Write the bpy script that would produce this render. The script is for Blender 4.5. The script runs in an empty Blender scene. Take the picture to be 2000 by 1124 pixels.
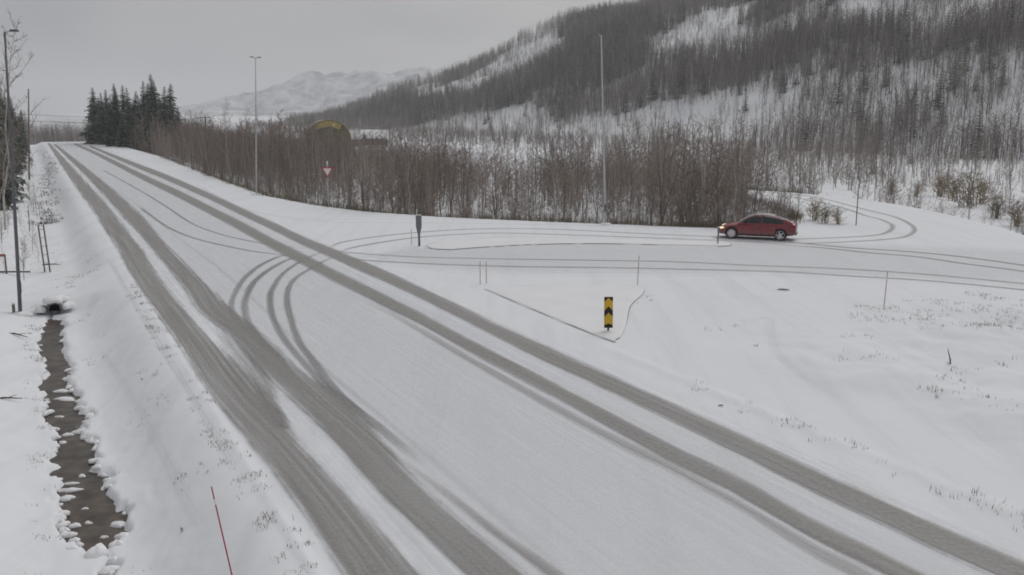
import bpy, bmesh, math, random, json
import numpy as np
from mathutils import Vector, Matrix, Euler

S = bpy.context.scene
COL = S.collection
# ------------------------------------------------------------------ camera, sky, sun, exposure
cam_d = bpy.data.cameras.new("camera"); cam = bpy.data.objects.new("camera", cam_d); COL.objects.link(cam)
cam.location = (0, 0, 7.65)
cam.rotation_euler = (math.radians(90) - math.atan(342 / 1850.0), 0, 0)
cam_d.sensor_width = 36; cam_d.lens = 36 * 1850 / 2000.0
cam_d.clip_start = .1; cam_d.clip_end = 20000
S.camera = cam
SUN_EL, SUN_AZ = math.radians(46), math.radians(35)
W = bpy.data.worlds.new("World"); S.world = W; W.use_nodes = True
nt = W.node_tree; nt.nodes.clear()
def wn(t, **k):
    n = nt.nodes.new(t)
    for a, b in k.items(): setattr(n, a, b)
    return n
out = wn('ShaderNodeOutputWorld'); bg = wn('ShaderNodeBackground'); bg.inputs['Strength'].default_value = 0.10
sky = wn('ShaderNodeTexSky', sky_type='NISHITA', sun_disc=False, sun_elevation=SUN_EL, sun_rotation=SUN_AZ)
sky.air_density = 1.0; sky.dust_density = 6.0; sky.ozone_density = 1.0
hs = wn('ShaderNodeHueSaturation'); hs.inputs['Saturation'].default_value = .12; hs.inputs['Value'].default_value = .5
tc = wn('ShaderNodeTexCoord'); mp = wn('ShaderNodeMapping'); mp.inputs['Scale'].default_value = (1, 1, 2.6); mp.inputs['Location'].default_value = (9, 9, 9)
noi = wn('ShaderNodeTexNoise'); noi.inputs['Scale'].default_value = 1.7; noi.inputs['Detail'].default_value = 3.0; noi.inputs['Roughness'].default_value = .5
rp = wn('ShaderNodeValToRGB')
rp.color_ramp.elements[0].position = .32; rp.color_ramp.elements[0].color = (.205, .216, .248, 1)
rp.color_ramp.elements[1].position = .68; rp.color_ramp.elements[1].color = (.515, .508, .495, 1)
sc10 = wn('ShaderNodeVectorMath', operation='SCALE'); sc10.inputs['Scale'].default_value = 10.0
mix = wn('ShaderNodeMix', data_type='RGBA'); mix.inputs['Factor'].default_value = .90
L = nt.links.new
L(tc.outputs['Generated'], mp.inputs['Vector']); L(mp.outputs['Vector'], noi.inputs['Vector'])
L(noi.outputs['Fac'], rp.inputs['Fac']); L(rp.outputs['Color'], sc10.inputs[0])
L(sky.outputs['Color'], hs.inputs['Color'])
L(hs.outputs['Color'], mix.inputs['A']); L(sc10.outputs['Vector'], mix.inputs['B'])
L(mix.outputs['Result'], bg.inputs['Color']); L(bg.outputs['Background'], out.inputs['Surface'])
sun_d = bpy.data.lights.new("sun", 'SUN'); sun_d.energy = 1.15; sun_d.angle = math.radians(45); sun_d.color = (1, .985, .97)
sun = bpy.data.objects.new("sun", sun_d); COL.objects.link(sun)
sun.rotation_euler = Vector((math.sin(SUN_AZ) * math.cos(SUN_EL), math.cos(SUN_AZ) * math.cos(SUN_EL), math.sin(SUN_EL))).to_track_quat('Z', 'Y').to_euler()
S.view_settings.view_transform = 'Standard'; S.view_settings.look = 'None'
S.view_settings.exposure = 0.12; S.view_settings.gamma = 1; S.view_settings.use_curve_mapping = False
S.cycles.max_bounces = 6; S.cycles.diffuse_bounces = 3; S.cycles.transparent_max_bounces = 16; S.cycles.volume_bounces = 1
S.cycles.filter_width = 1.8
random.seed(7)

# ------------------------------------------------------------------ surveyed layout (metres, camera mast at the origin)
T = json.loads(r'''{"EDGE":[[-299.44,632.98],[-119.59,275.69],[-64.83,172.83],[-37.34,115.68],[-24.16,89.49],[-17.29,79.9],[-12.09,74.42],[-5.72,70.33],[0.0,67.95],[6.42,65.72],[11.46,63.93],[13.77,63.35],[16.67,63.93],[19.8,65.11],[21.93,70.33],[22.91,79.9],[21.35,87.83],[22.82,96.16],[26.93,92.41],[30.46,86.76],[32.42,79.9],[32.9,71.4],[32.59,64.51],[31.75,58.33],[28.48,36.78],[44.81,-22.18],[116.92,-165.01],[36.58,-205.58],[-369.07,597.82]],"DITCH":[[-19.74,39.57],[-19.18,37.62],[-17.2,33.46],[-15.71,30.91],[-15.31,29.51],[-13.99,27.33],[-13.03,25.49],[-12.4,24.5],[-12.18,24.06],[-11.75,23.1],[-11.04,21.71],[-10.47,20.67],[-9.9,19.59],[-9.48,18.73],[-8.98,17.94],[-8.54,17.64],[-8.08,17.31],[-7.76,16.71],[-7.35,16.01],[-7.19,16.01],[-7.63,16.71],[-7.9,17.31],[-7.98,17.69],[-8.05,18.34],[-8.39,19.27],[-8.66,19.78],[-9.29,20.67],[-9.72,21.48],[-10.3,22.18],[-10.62,23.1],[-11.06,24.06],[-11.62,24.59],[-12.0,25.27],[-12.11,26.12],[-12.63,26.55],[-13.23,27.95],[-14.22,29.22],[-15.32,31.77],[-17.2,35.26],[-18.97,38.96]],"RIB":{"l1":["main",[[-119.86,246.66,-119.07,246.66],[-59.19,125.86,-57.43,125.86],[-33.92,76.03,-32.15,76.03],[-22.96,54.03,-21.31,54.03],[-17.26,42.54,-15.77,42.54],[-14.11,36.41,-12.72,36.41],[-11.62,31.55,-10.18,31.55],[-9.57,27.4,-7.81,27.4],[-8.07,24.49,-6.27,24.49],[-6.28,21.28,-4.95,21.28],[-4.57,18.1,-3.22,18.1],[-2.95,14.85,-1.43,14.85],[-2.43,13.83,-0.89,13.83]]],"l2":["main",[[-114.53,238.52,-113.63,238.52],[-57.03,125.86,-55.54,125.86],[-31.94,76.03,-30.17,76.03],[-20.89,54.03,-19.66,54.03],[-15.26,42.54,-13.9,42.54],[-12.42,36.41,-10.86,36.41],[-9.55,31.55,-8.24,31.55],[-7.53,27.4,-6.13,27.4],[-5.98,24.49,-4.27,24.49],[-4.25,21.28,-2.93,21.28],[-2.67,18.1,-1.52,18.1],[-0.86,14.85,0.29,14.85],[-0.31,13.83,0.85,13.83]]],"l3":["brown",[[-3.09,21.1,-2.99,21.1],[-2.23,19.58,-2.04,19.58],[-1.41,18.1,-1.09,18.1],[-0.49,16.43,-0.1,16.43],[0.37,15.03,0.77,15.03],[1.01,13.83,1.46,13.83]]],"lx":["mid",[[-12.28,37.1,-11.46,37.1],[-10.07,31.55,-8.76,31.55],[-8.12,27.4,-7.12,27.4],[-6.88,24.49,-6.2,24.49],[-5.83,22.19,-5.33,22.19]]],"r2":["main",[[-96.03,217.04,-102.12,230.91],[-60.64,148.7,-66.81,163.97],[-40.23,109.89,-44.64,122.1],[-27.87,85.97,-30.61,94.56],[-19.59,69.46,-21.35,75.82],[-15.59,61.54,-16.98,67.14],[-12.17,54.56,-13.23,59.44],[-9.56,49.67,-10.39,54.13],[-7.34,45.42,-7.98,49.49],[-5.48,41.89,-5.93,45.5],[-3.85,38.63,-4.16,41.82],[-1.49,33.68,-1.61,36.41],[-0.38,31.33,-0.41,33.85],[1.33,27.92,1.43,30.2],[2.71,25.29,2.91,27.28],[3.86,22.94,4.15,24.77],[4.83,21.0,5.19,22.7],[5.56,19.51,5.98,21.09],[6.1,18.36,6.56,19.86],[6.94,16.72,7.46,18.07],[7.65,15.32,8.22,16.58],[8.29,14.17,8.91,15.35],[8.82,13.15,9.49,14.24]]],"r1":["main",[[-105.7,230.91,-112.87,246.66],[-75.3,172.83,-83.22,191.17],[-43.73,111.61,-48.61,124.22],[-30.33,85.97,-33.75,95.84],[-21.23,68.28,-23.46,75.62],[-17.13,60.21,-18.97,66.82],[-13.4,52.69,-14.77,58.2],[-10.61,47.37,-11.61,52.0],[-8.29,42.87,-9.02,46.81],[-6.39,39.36,-6.93,42.8],[-4.77,36.31,-5.14,39.24],[-3.38,33.77,-3.63,36.31],[-1.55,30.03,-1.66,32.12],[0.19,26.6,0.21,28.36],[1.61,23.84,1.71,25.37],[2.76,21.47,2.93,22.88],[3.72,19.55,3.95,20.83],[4.55,18.06,4.83,19.24],[5.41,16.15,5.74,17.2],[6.19,14.76,6.55,15.7],[6.81,13.66,7.2,14.51]]],"r1b":["band",[[-6.36,38.47,-6.54,39.58],[-4.64,35.27,-4.81,36.6],[-1.49,28.7,-1.55,29.86],[0.18,25.29,0.19,26.41],[1.53,22.62,1.6,23.69],[2.65,20.53,2.76,21.49],[3.3,19.41,3.44,20.33],[4.38,17.3,4.56,18.1],[5.2,15.45,5.42,16.18],[5.68,14.6,5.92,15.29],[6.2,13.55,6.47,14.19]]],"t1":["turn",["w",0.3,[[-11.73,52.4],[-12.55,50.49],[-12.79,47.21],[-12.52,43.62],[-11.97,40.28],[-11.34,37.51],[-10.41,34.99],[-8.84,31.85],[-6.96,28.33]]]],"t2":["turn",["w",0.3,[[-10.95,51.42],[-11.71,49.94],[-12.0,47.05],[-11.86,43.21],[-11.36,39.93],[-10.71,37.1],[-9.64,33.94],[-8.0,30.4],[-6.27,27.01]]]],"t3":["turn",["w",0.27,[[-10.37,52.79],[-10.84,50.86],[-11.06,48.37],[-11.05,45.2],[-10.69,42.02],[-10.23,39.36],[-9.42,36.31],[-8.6,33.77],[-7.74,31.48],[-6.64,28.89],[-5.17,25.69],[-3.92,23.18]]]],"t4":["turn",["w",0.3,[[-9.51,51.23],[-9.86,48.71],[-10.05,46.11],[-10.14,43.9],[-9.9,41.38],[-9.36,38.68],[-8.74,36.31],[-7.85,33.27],[-7.08,30.9],[-6.31,28.95],[-4.85,25.34],[-3.15,22.12],[-1.92,19.8]]]],"s1":["turn",["w",0.22,[[-55.57,129.27],[-38.27,96.82],[-29.23,79.45],[-22.58,66.35],[-18.81,60.34],[-16.18,57.13],[-13.76,54.88],[-11.61,53.2]]]],"s2":["turn",["w",0.24,[[-30.61,77.7],[-27.5,71.77],[-22.86,63.06],[-19.23,57.6],[-15.04,53.0],[-12.92,51.42],[-11.59,50.49]]]],"s0":["faint",["w",0.2,[[-51.03,115.68],[-38.65,93.01],[-30.95,78.56],[-22.66,62.22],[-15.04,47.37]]]],"f1":["faint",["w",0.22,[[-16.67,50.86],[-10.51,38.14],[-6.35,29.14],[-3.26,23.1],[-1.07,18.77],[0.58,15.51],[1.24,14.16]]]],"a1":["side",["w",0.38,[[-10.53,53.61],[-10.09,56.44],[-7.78,59.57],[-4.06,62.22],[0.0,63.06],[4.06,62.22],[9.15,60.08],[12.81,58.82],[15.12,57.84],[17.36,56.9]]]],"a2":["side",["w",0.38,[[-9.65,52.0],[-8.91,54.45],[-6.32,58.08],[-3.27,60.08],[0.0,60.6],[7.65,58.57],[12.45,57.13],[14.7,56.21],[16.76,54.88]]]],"b1":["side",["w",0.38,[[-10.53,53.61],[-9.35,52.2],[-5.52,50.49],[-1.09,49.76],[4.31,49.23],[8.53,48.71],[12.28,47.54],[16.53,46.42],[19.95,44.76],[23.22,42.28],[25.93,39.24]]]],"b2":["side",["w",0.38,[[-9.45,50.86],[-8.1,49.41],[-4.21,48.03],[0.0,47.21],[4.11,46.89],[9.15,46.26],[13.44,45.5],[15.85,44.47],[19.22,43.07],[22.42,40.76],[25.1,37.93]]]],"c1":["dark",["w",0.3,[[14.94,57.13],[17.08,55.98],[19.24,54.03],[21.82,52.59],[24.0,50.67],[26.02,47.54],[28.29,42.94]]]],"c2":["dark",["w",0.3,[[15.08,55.32],[17.68,54.03],[19.68,52.0],[21.71,50.49],[23.39,47.87],[25.01,45.65],[27.06,41.01]]]],"d1":["side",["w",0.38,[[22.16,91.22],[25.93,85.71],[26.91,77.7],[26.63,71.4],[26.8,68.62],[26.16,64.81],[24.37,61.13],[22.63,59.32],[18.97,58.08],[15.68,57.6]]]],"d2":["side",["w",0.38,[[22.73,93.63],[27.51,87.83],[28.29,75.62],[28.49,70.33],[27.23,63.93],[24.95,59.32],[22.5,57.37],[18.3,55.98],[15.19,55.76]]]],"g1":["ghost",["w",0.5,[[8.15,33.43],[9.72,35.18],[9.19,32.62],[8.61,29.73],[8.53,26.73],[9.12,23.82]]]],"g2":["faint",["w",0.3,[[-21.95,50.86],[-16.67,40.4],[-10.86,29.08],[-7.16,21.82],[-5.12,17.84]]]],"g3":["ghost",["w",0.3,[[-15.0,33.43],[-12.48,29.08],[-9.52,23.82],[-7.22,19.49],[-5.5,16.43]]]],"k1":["faint",["w",0.3,[[-11.11,68.28],[-16.7,69.98],[-22.29,77.7],[-34.45,103.13]]]],"k2":["faint",["w",0.3,[[19.8,65.11],[13.83,63.64],[3.54,65.11],[-5.4,66.35],[-13.09,66.98],[-17.46,69.98]]]]},"ISL_TRI":[[-1.21,40.89],[2.94,32.08],[3.59,31.55],[4.11,33.43],[4.75,37.1],[5.73,41.38],[2.32,42.15]],"ISL_LONG":[[-3.47,53.0],[-1.18,54.24],[1.2,55.1],[4.84,55.54],[9.57,54.88],[12.23,54.45],[12.86,55.1],[12.57,55.98],[9.92,56.9],[5.02,57.6],[0.0,58.08],[-3.72,56.9],[-4.94,54.88],[-4.52,53.4]],"PTS":{"mast_left":[-20.78,39.17],"pole_far":[-61.11,120.37],"mast_mid":[-24.12,89.53],"mast_right":[6.5,65.43],"post_right":[23.77,65.14],"car_f":[13.7,57.84],"car_r":[16.22,56.92],"frame_post":[-24.87,50.03],"yield_":[-15.06,77.75],"bollard_a":[-5.4,54.68],"bollard_b":[12.12,55.32],"arrow":[3.41,32.73],"st_a":[-1.44,42.17],"st_b":[-1.17,42.44],"st_c":[5.68,42.17],"st_d":[14.71,36.7],"st_e":[-5.89,55.12],"st_f":[-4.59,14.62],"st_g":[12.08,55.12],"culvert":[-19.84,40.26],"edge_post":[-26.0,48.05],"stub":[-20.91,39.14],"drain":[11.89,40.79],"spot_a":[5.53,24.1],"spot_b":[9.1,19.68],"stem":[13.3,27.84],"clump":[20.08,50.12],"upole_a":[-83.82,220.72],"upole_b":[-48.01,150.62],"tree_lone":[60.97,178.06],"bush_a":[45.73,94.98],"bush_b":[58.13,129.84],"st_h":[-34.6,67.55],"st_i":[-20.78,43.96]},"DENS":{"open1":[[-60.64,494.05],[-64.46,604.69],[-30.19,567.35],[5.61,528.59],[15.56,487.28],[34.6,433.06],[54.99,414.06],[82.73,390.16],[97.07,382.0],[106.64,359.55],[103.5,335.56],[91.72,318.02],[55.61,259.53],[34.14,319.11],[0.0,296.7],[-34.09,318.64]],"open2":[[-85.25,730.45],[-69.72,775.58],[-37.05,701.1],[0.0,748.38],[33.49,710.48],[37.95,601.84],[0.0,612.59],[-33.43,630.85],[-60.33,668.56]],"open3":[[62.19,471.43],[84.6,556.55],[114.61,578.09],[130.77,557.81],[157.57,541.39],[114.78,498.82],[118.98,454.52],[104.04,450.35],[84.75,488.19]],"open4":[[63.81,212.35],[79.92,212.77],[113.67,211.83],[111.42,188.54],[47.57,79.39],[40.16,87.18],[36.97,105.32],[33.84,116.13]],"semi1":[[162.44,488.58],[204.11,394.4],[173.46,332.34],[162.42,344.77],[149.33,374.83],[141.05,421.04]],"semi2":[[101.63,401.04],[132.33,358.75],[160.5,305.74],[131.62,223.37],[78.0,260.03],[106.96,360.71]],"dense1":[[-140.85,695.31],[-78.07,736.53],[0.0,671.82],[37.19,710.54],[82.73,633.73],[65.73,479.78],[102.63,433.61],[119.21,455.5],[173.46,332.34],[157.85,300.42],[129.7,351.29],[99.52,392.32],[55.12,415.15],[34.73,434.84],[15.61,488.75],[5.63,530.5],[-65.32,612.84],[-111.69,698.71]]}}''')
# ------------------------------------------------------------------ terrain
CAM_H=7.65; PITCH=math.atan(342/1850.0); YAW=math.radians(26.79)
SN,CS=math.sin(YAW),math.cos(YAW)
def uv(x,y): return -x*SN+y*CS, x*CS+y*SN
def xy(u,v): return -u*SN+v*CS, u*CS+v*SN
def sstep(a,b,x):
    t=np.clip((x-a)/(b-a),0,1); return t*t*(3-2*t)
def poly_sdf(x,y,P):
    P=np.asarray(P,float); d=np.full(x.shape,1e9); ins=np.zeros(x.shape,bool)
    n=len(P)
    for i in range(n):
        ax,ay=P[i]; bx,by=P[(i+1)%n]; ex,ey=bx-ax,by-ay
        t=np.clip(((x-ax)*ex+(y-ay)*ey)/(ex*ex+ey*ey+1e-12),0,1)
        d=np.minimum(d,np.hypot(x-ax-t*ex,y-ay-t*ey))
        c=((ay>y)!=(by>y))&(x<(bx-ax)*(y-ay)/(by-ay+1e-12)+ax)
        ins^=c
    return np.where(ins,-d,d)
def vnoise(x,y,seed=0):
    xi=np.floor(x).astype(np.int64); yi=np.floor(y).astype(np.int64); fx=x-xi; fy=y-yi
    fx=fx*fx*(3-2*fx); fy=fy*fy*(3-2*fy)
    def h(a,b):
        n=(a*374761393+b*668265263+seed*974634777)&0xffffffff
        n=((n^(n>>13))*1274126177)&0xffffffff
        return ((n^(n>>16))&0xffff)/65535.0
    return (h(xi,yi)*(1-fx)+h(xi+1,yi)*fx)*(1-fy)+(h(xi,yi+1)*(1-fx)+h(xi+1,yi+1)*fx)*fy
def fbm(x,y,o=4,seed=0):
    s=0;a=.5
    for i in range(o): s=s+a*vnoise(x*2**i,y*2**i,seed+i); a*=.5
    return s
def height(x,y,EDGE,DITCH):
    x=np.asarray(x,float); y=np.asarray(y,float); u,v=uv(x,y)
    z=np.zeros(x.shape)
    # right-hand edge of the road platform, falling to the thicket and the valley
    m=(v>10)
    if m.any():
        d=np.zeros(x.shape); d[m]=poly_sdf(x[m],y[m],EDGE)
        z-=np.where(m,1.5*sstep(0,5,d)+1.8*sstep(6,70,d),0)
        rough=sstep(1.0,6,d)*m
        z+=rough*(fbm(x*.35,y*.35,3,5)-.45)*.5
    # road crest far ahead
    q=np.maximum(u-262,0); z-=np.where(q<60,q*q/120*.045,(q-30)*.045)*(1-sstep(40,110,v))
    # left shoulder and ditch
    near=1-sstep(44.3,45.7,u); far=sstep(50,54,u)
    deep=.86*near+.42*(1-near)*(1-far)+.75*far
    ml=v<4.2
    bowl=sstep(3.5,1.1+.4*far,v)*(1-sstep(-.15,-2.2,v)*.42)
    lz=-deep*bowl*(1-.9*sstep(-4,-22,v))
    lz+=(fbm(x*1.3,y*1.3,3,9)-.45)*.10*sstep(3.6,2.2,v)
    lz+=sstep(-6,-30,v)*fbm(x*.05,y*.05,3,2)*2.0
    z=np.where(ml,z+lz,z)
    mm=(u<46)&(u>2)&(v<3)&(v>-2.5)
    if mm.any():
        d=poly_sdf(x[mm],y[mm],DITCH)+(vnoise(x[mm]*2.6,y[mm]*2.6,4)-.5)*.34+(vnoise(x[mm]*7.,y[mm]*7.,14)-.5)*.22
        cur=z[mm]; bank=-1.0+.30*sstep(-.02,.16,d)
        t=sstep(.1,.9,d)
        z[mm]=np.where(d<0,np.minimum(cur,-1.0-.18*sstep(0,.15,-d)),np.minimum(cur,bank)*(1-t)+cur*t)
    # hillside
    w=v-203+(fbm(u*.008,v*.008,3,21)-.45)*26
    s=800-.80*(v-200)-u
    h=.50*np.where(w<0,0,np.where(w<30,w*w/60,w-15))
    h=np.where(h<64,h,64+22*(1-np.exp(-(h-64)/22.)))+.05*np.maximum(w-200,0)
    h*=np.clip(1+s/110.,0,1)**1.3
    h*=sstep(-160,-40,u)*.3+.7
    h+=np.where(w>0,sstep(5,70,w),0)*(fbm(u*.02,v*.03,4,31)-.47)*13*np.clip(1+s/60.,0,1)
    # gentle snow relief off the carriageway
    off=sstep(18,23,v)*(1-sstep(21,27,u))
    z=z+h+off*(fbm(x*.38,y*.38,4,3)-.30)*.85
    rid=.5+fbm(x*1.7,y*1.7,3,17)
    z=z+.055*np.exp(-((v-16.45)/.22)**2)*rid*(1-sstep(24,28,u))+.05*np.exp(-((v-3.72)/.13)**2)*rid*(1-sstep(60,90,u))
    return z

EDGE, DITCH = T['EDGE'], T['DITCH']
def zs(x, y): return height(np.asarray(x, float), np.asarray(y, float), EDGE, DITCH)
def zf(x, y): return float(zs([x], [y])[0])
# ------------------------------------------------------------------ helpers
class MB:
    def __init__(s): s.v = []; s.f = []; s.m = []
    def add(s, vs, fs, mi=0):
        o = len(s.v); s.v += [tuple(p) for p in vs]; s.f += [tuple(i + o for i in f) for f in fs]; s.m += [mi] * len(fs)
    def tube(s, pts, rad, n=6, mi=0, cap=True):
        pts = [Vector(p) for p in pts]; rings = []
        for i, p in enumerate(pts):
            d = (pts[min(i + 1, len(pts) - 1)] - pts[max(i - 1, 0)]).normalized()
            a = d.orthogonal().normalized() if i == 0 else (a - d * a.dot(d)).normalized()
            b = d.cross(a); r = rad[i] if hasattr(rad, '__len__') else rad
            rings.append([p + (a * math.cos(6.2832 * k / n) + b * math.sin(6.2832 * k / n)) * r for k in range(n)])
        vs = [q for R in rings for q in R]; fs = []
        for i in range(len(pts) - 1):
            for k in range(n): fs.append((i * n + k, i * n + (k + 1) % n, (i + 1) * n + (k + 1) % n, (i + 1) * n + k))
        if cap: fs.append(tuple(range(n))[::-1]); fs.append(tuple(range((len(pts) - 1) * n, len(pts) * n)))
        s.add(vs, fs, mi)
    def box(s, lo, hi, mi=0):
        x0, y0, z0 = lo; x1, y1, z1 = hi
        s.add([(x0,y0,z0),(x1,y0,z0),(x1,y1,z0),(x0,y1,z0),(x0,y0,z1),(x1,y0,z1),(x1,y1,z1),(x0,y1,z1)],
              [(3,2,1,0),(4,5,6,7),(0,1,5,4),(1,2,6,5),(2,3,7,6),(3,0,4,7)], mi)
    def prism(s, poly, y0, y1, mi=0):      # polygon in x,z extruded along y
        n = len(poly)
        s.add([(x, y0, z) for x, z in poly] + [(x, y1, z) for x, z in poly],
              [tuple(range(n)), tuple(range(2 * n - 1, n - 1, -1))] + [(i, i + n, (i + 1) % n + n, (i + 1) % n) for i in range(n)], mi)
    def lathe(s, prof, n=24, axis='y', mi=0):  # prof: (radius, along)
        vs = []; m = len(prof)
        for k in range(n):
            a = 6.283185 * k / n
            for r, h in prof:
                p = (r * math.cos(a), h, r * math.sin(a)) if axis == 'y' else (r * math.cos(a), r * math.sin(a), h)
                vs.append(p)
        fs = [(k * m + i, k * m + i + 1, ((k + 1) % n) * m + i + 1, ((k + 1) % n) * m + i) for k in range(n) for i in range(m - 1)]
        s.add(vs, fs, mi)
    def mesh(s, name, mats, smooth=False):
        me = bpy.data.meshes.new(name); me.from_pydata(s.v, [], s.f)
        for m in (mats if isinstance(mats, (list, tuple)) else [mats]): me.materials.append(m)
        if any(s.m): me.polygons.foreach_set('material_index', s.m)
        if smooth: me.polygons.foreach_set('use_smooth', [True] * len(s.f))
        me.update(); return me
    def build(s, name, mats, parent=None, smooth=False, bevel=0):
        o = bpy.data.objects.new(name, s.mesh(name, mats, smooth)); COL.objects.link(o)
        bm = bmesh.new(); bm.from_mesh(o.data); bmesh.ops.recalc_face_normals(bm, faces=bm.faces); bm.to_mesh(o.data); bm.free()
        if bevel:
            b = o.modifiers.new('bevel', 'BEVEL'); b.width = bevel; b.segments = 2; b.limit_method = 'ANGLE'
        if parent: o.parent = parent
        return o
def tag(o, label=None, cat=None, group=None, kind=None):
    for k, v in (('label', label), ('category', cat), ('group', group), ('kind', kind)):
        if v: o[k] = v
    return o
def thing(name, loc, label, cat, group=None, rot=(0, 0, 0)):
    o = bpy.data.objects.new(name, None); COL.objects.link(o); o.location = loc; o.rotation_euler = rot; o.empty_display_size = .2
    return tag(o, label, cat, group)
def P(k, dz=0):
    x, y = T['PTS'][k]; return Vector((x, y, zf(x, y) + dz))
def mat(name, col, rough=.7, var=.0, scale=3., metal=0., spec=.3, bump=0., bscale=20., col2=None, emit=None, estr=0, per=0.):
    m = bpy.data.materials.new(name); m.use_nodes = True; n = m.node_tree.nodes; l = m.node_tree.links; b = n['Principled BSDF']
    b.inputs['Roughness'].default_value = rough; b.inputs['Metallic'].default_value = metal; b.inputs['Specular IOR Level'].default_value = spec
    c2 = col2 or tuple(c * (1 - var) for c in col)
    tcn = n.new('ShaderNodeTexCoord'); no = n.new('ShaderNodeTexNoise'); no.inputs['Scale'].default_value = scale; no.inputs['Detail'].default_value = 4
    mx = n.new('ShaderNodeMix'); mx.data_type = 'RGBA'; mx.inputs['A'].default_value = (*col, 1); mx.inputs['B'].default_value = (*c2, 1)
    l.new(tcn.outputs['Object'], no.inputs['Vector'])
    r = n.new('ShaderNodeMapRange'); r.inputs['From Min'].default_value = .35; r.inputs['From Max'].default_value = .65
    l.new(no.outputs['Fac'], r.inputs['Value']); l.new(r.outputs['Result'], mx.inputs['Factor'])
    res = mx.outputs['Result']
    if per:
        oi = n.new('ShaderNodeObjectInfo'); mr = n.new('ShaderNodeMapRange'); mr.inputs['To Min'].default_value = 1 - per; mr.inputs['To Max'].default_value = 1 + per
        l.new(oi.outputs['Random'], mr.inputs['Value'])
        vm = n.new('ShaderNodeVectorMath'); vm.operation = 'SCALE'; l.new(res, vm.inputs[0]); l.new(mr.outputs['Result'], vm.inputs['Scale']); res = vm.outputs['Vector']
    l.new(res, b.inputs['Base Color'])
    if bump:
        nb = n.new('ShaderNodeTexNoise'); nb.inputs['Scale'].default_value = bscale; nb.inputs['Detail'].default_value = 5
        bp = n.new('ShaderNodeBump'); bp.inputs['Strength'].default_value = bump; bp.inputs['Distance'].default_value = .05
        l.new(tcn.outputs['Object'], nb.inputs['Vector']); l.new(nb.outputs['Fac'], bp.inputs['Height']); l.new(bp.outputs['Normal'], b.inputs['Normal'])
    if emit: b.inputs['Emission Color'].default_value = (*emit, 1); b.inputs['Emission Strength'].default_value = estr
    return m

SNOW = (.80, .805, .82)
M = {}
M['snow'] = mat('snow', SNOW, .75, .05, .6, spec=.15, bump=.25, bscale=6)
M['clump'] = mat('snow_clump', (.84, .84, .85), .7, .06, 5, spec=.2, bump=.5, bscale=9)
def bark_mat(name, dark, pale, share):
    m = mat(name, dark, .85, .3, 5); n = m.node_tree.nodes; l = m.node_tree.links; b = n['Principled BSDF']
    src = b.inputs['Base Color'].links[0].from_socket; oi = n.new('ShaderNodeObjectInfo'); gt = n.new('ShaderNodeMapRange')
    gt.inputs['From Min'].default_value = 1 - share - .12; gt.inputs['From Max'].default_value = 1 - share + .12; l.new(oi.outputs['Random'], gt.inputs['Value'])
    mx = n.new('ShaderNodeMix'); mx.data_type = 'RGBA'; mx.inputs['B'].default_value = (*pale, 1); l.new(gt.outputs['Result'], mx.inputs['Factor']); l.new(src, mx.inputs['A']); l.new(mx.outputs['Result'], b.inputs['Base Color'])
    return m
M['bark'] = bark_mat('birch_bark', (.16, .143, .13), (.46, .44, .425), .40)
M['twig'] = mat('twig', (.29, .235, .20), .9, .25, 2, per=.30)
M['twig_far'] = mat('twig_far', (.25, .21, .185), .9, .25, .3, per=.35)
M['bark_far'] = bark_mat('bark_far', (.12, .108, .10), (.44, .425, .415), .34)
M['needle'] = mat('spruce_needle', (.06, .082, .055), .85, .4, 1.5, per=.3)
M['needle_snow'] = mat('snowy_needle', (.24, .26, .25), .85, .5, 2.5, per=.2)
M['sprucebark'] = mat('spruce_bark', (.12, .10, .085), .9, .3, 8)
M['steel'] = mat('galvanised_steel', (.52, .53, .55), .5, .15, 4, metal=.4, spec=.5)
M['darksteel'] = mat('dark_steel', (.16, .165, .18), .5, .2, 4, metal=.5)
M['wood'] = mat('weathered_wood', (.20, .185, .17), .85, .4, 9)
M['black'] = mat('black_rubber', (.02, .02, .021), .7, .2, 10)
M['red'] = mat('red_plastic', (.42, .03, .06), .5, .1, 10)
M['orange'] = mat('faded_red_plastic', (.36, .14, .12), .6, .2, 10)
M['yellow'] = mat('yellow_reflector', (.70, .44, .04), .45, .12, 8)
M['blacksheet'] = mat('black_reflector', (.015, .014, .012), .5, .1, 8)
M['signwhite'] = mat('sign_white', (.78, .74, .74), .4, .06, 6)
M['signred'] = mat('sign_red', (.55, .04, .05), .4, .1, 6)
M['signback'] = mat('sign_back_grey', (.20, .215, .24), .5, .15, 6, metal=.3)
M['kerb'] = mat('kerb_granite', (.40, .40, .41), .85, .25, 7, bump=.3)
M['grass'] = mat('dead_grass', (.20, .165, .115), .9, .35, .8)
M['darkgrass'] = mat('dark_stem', (.10, .085, .07), .9, .3, 2)
M['shrub'] = mat('shrub_twig', (.27, .215, .13), .9, .3, 2, per=.3)

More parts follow.
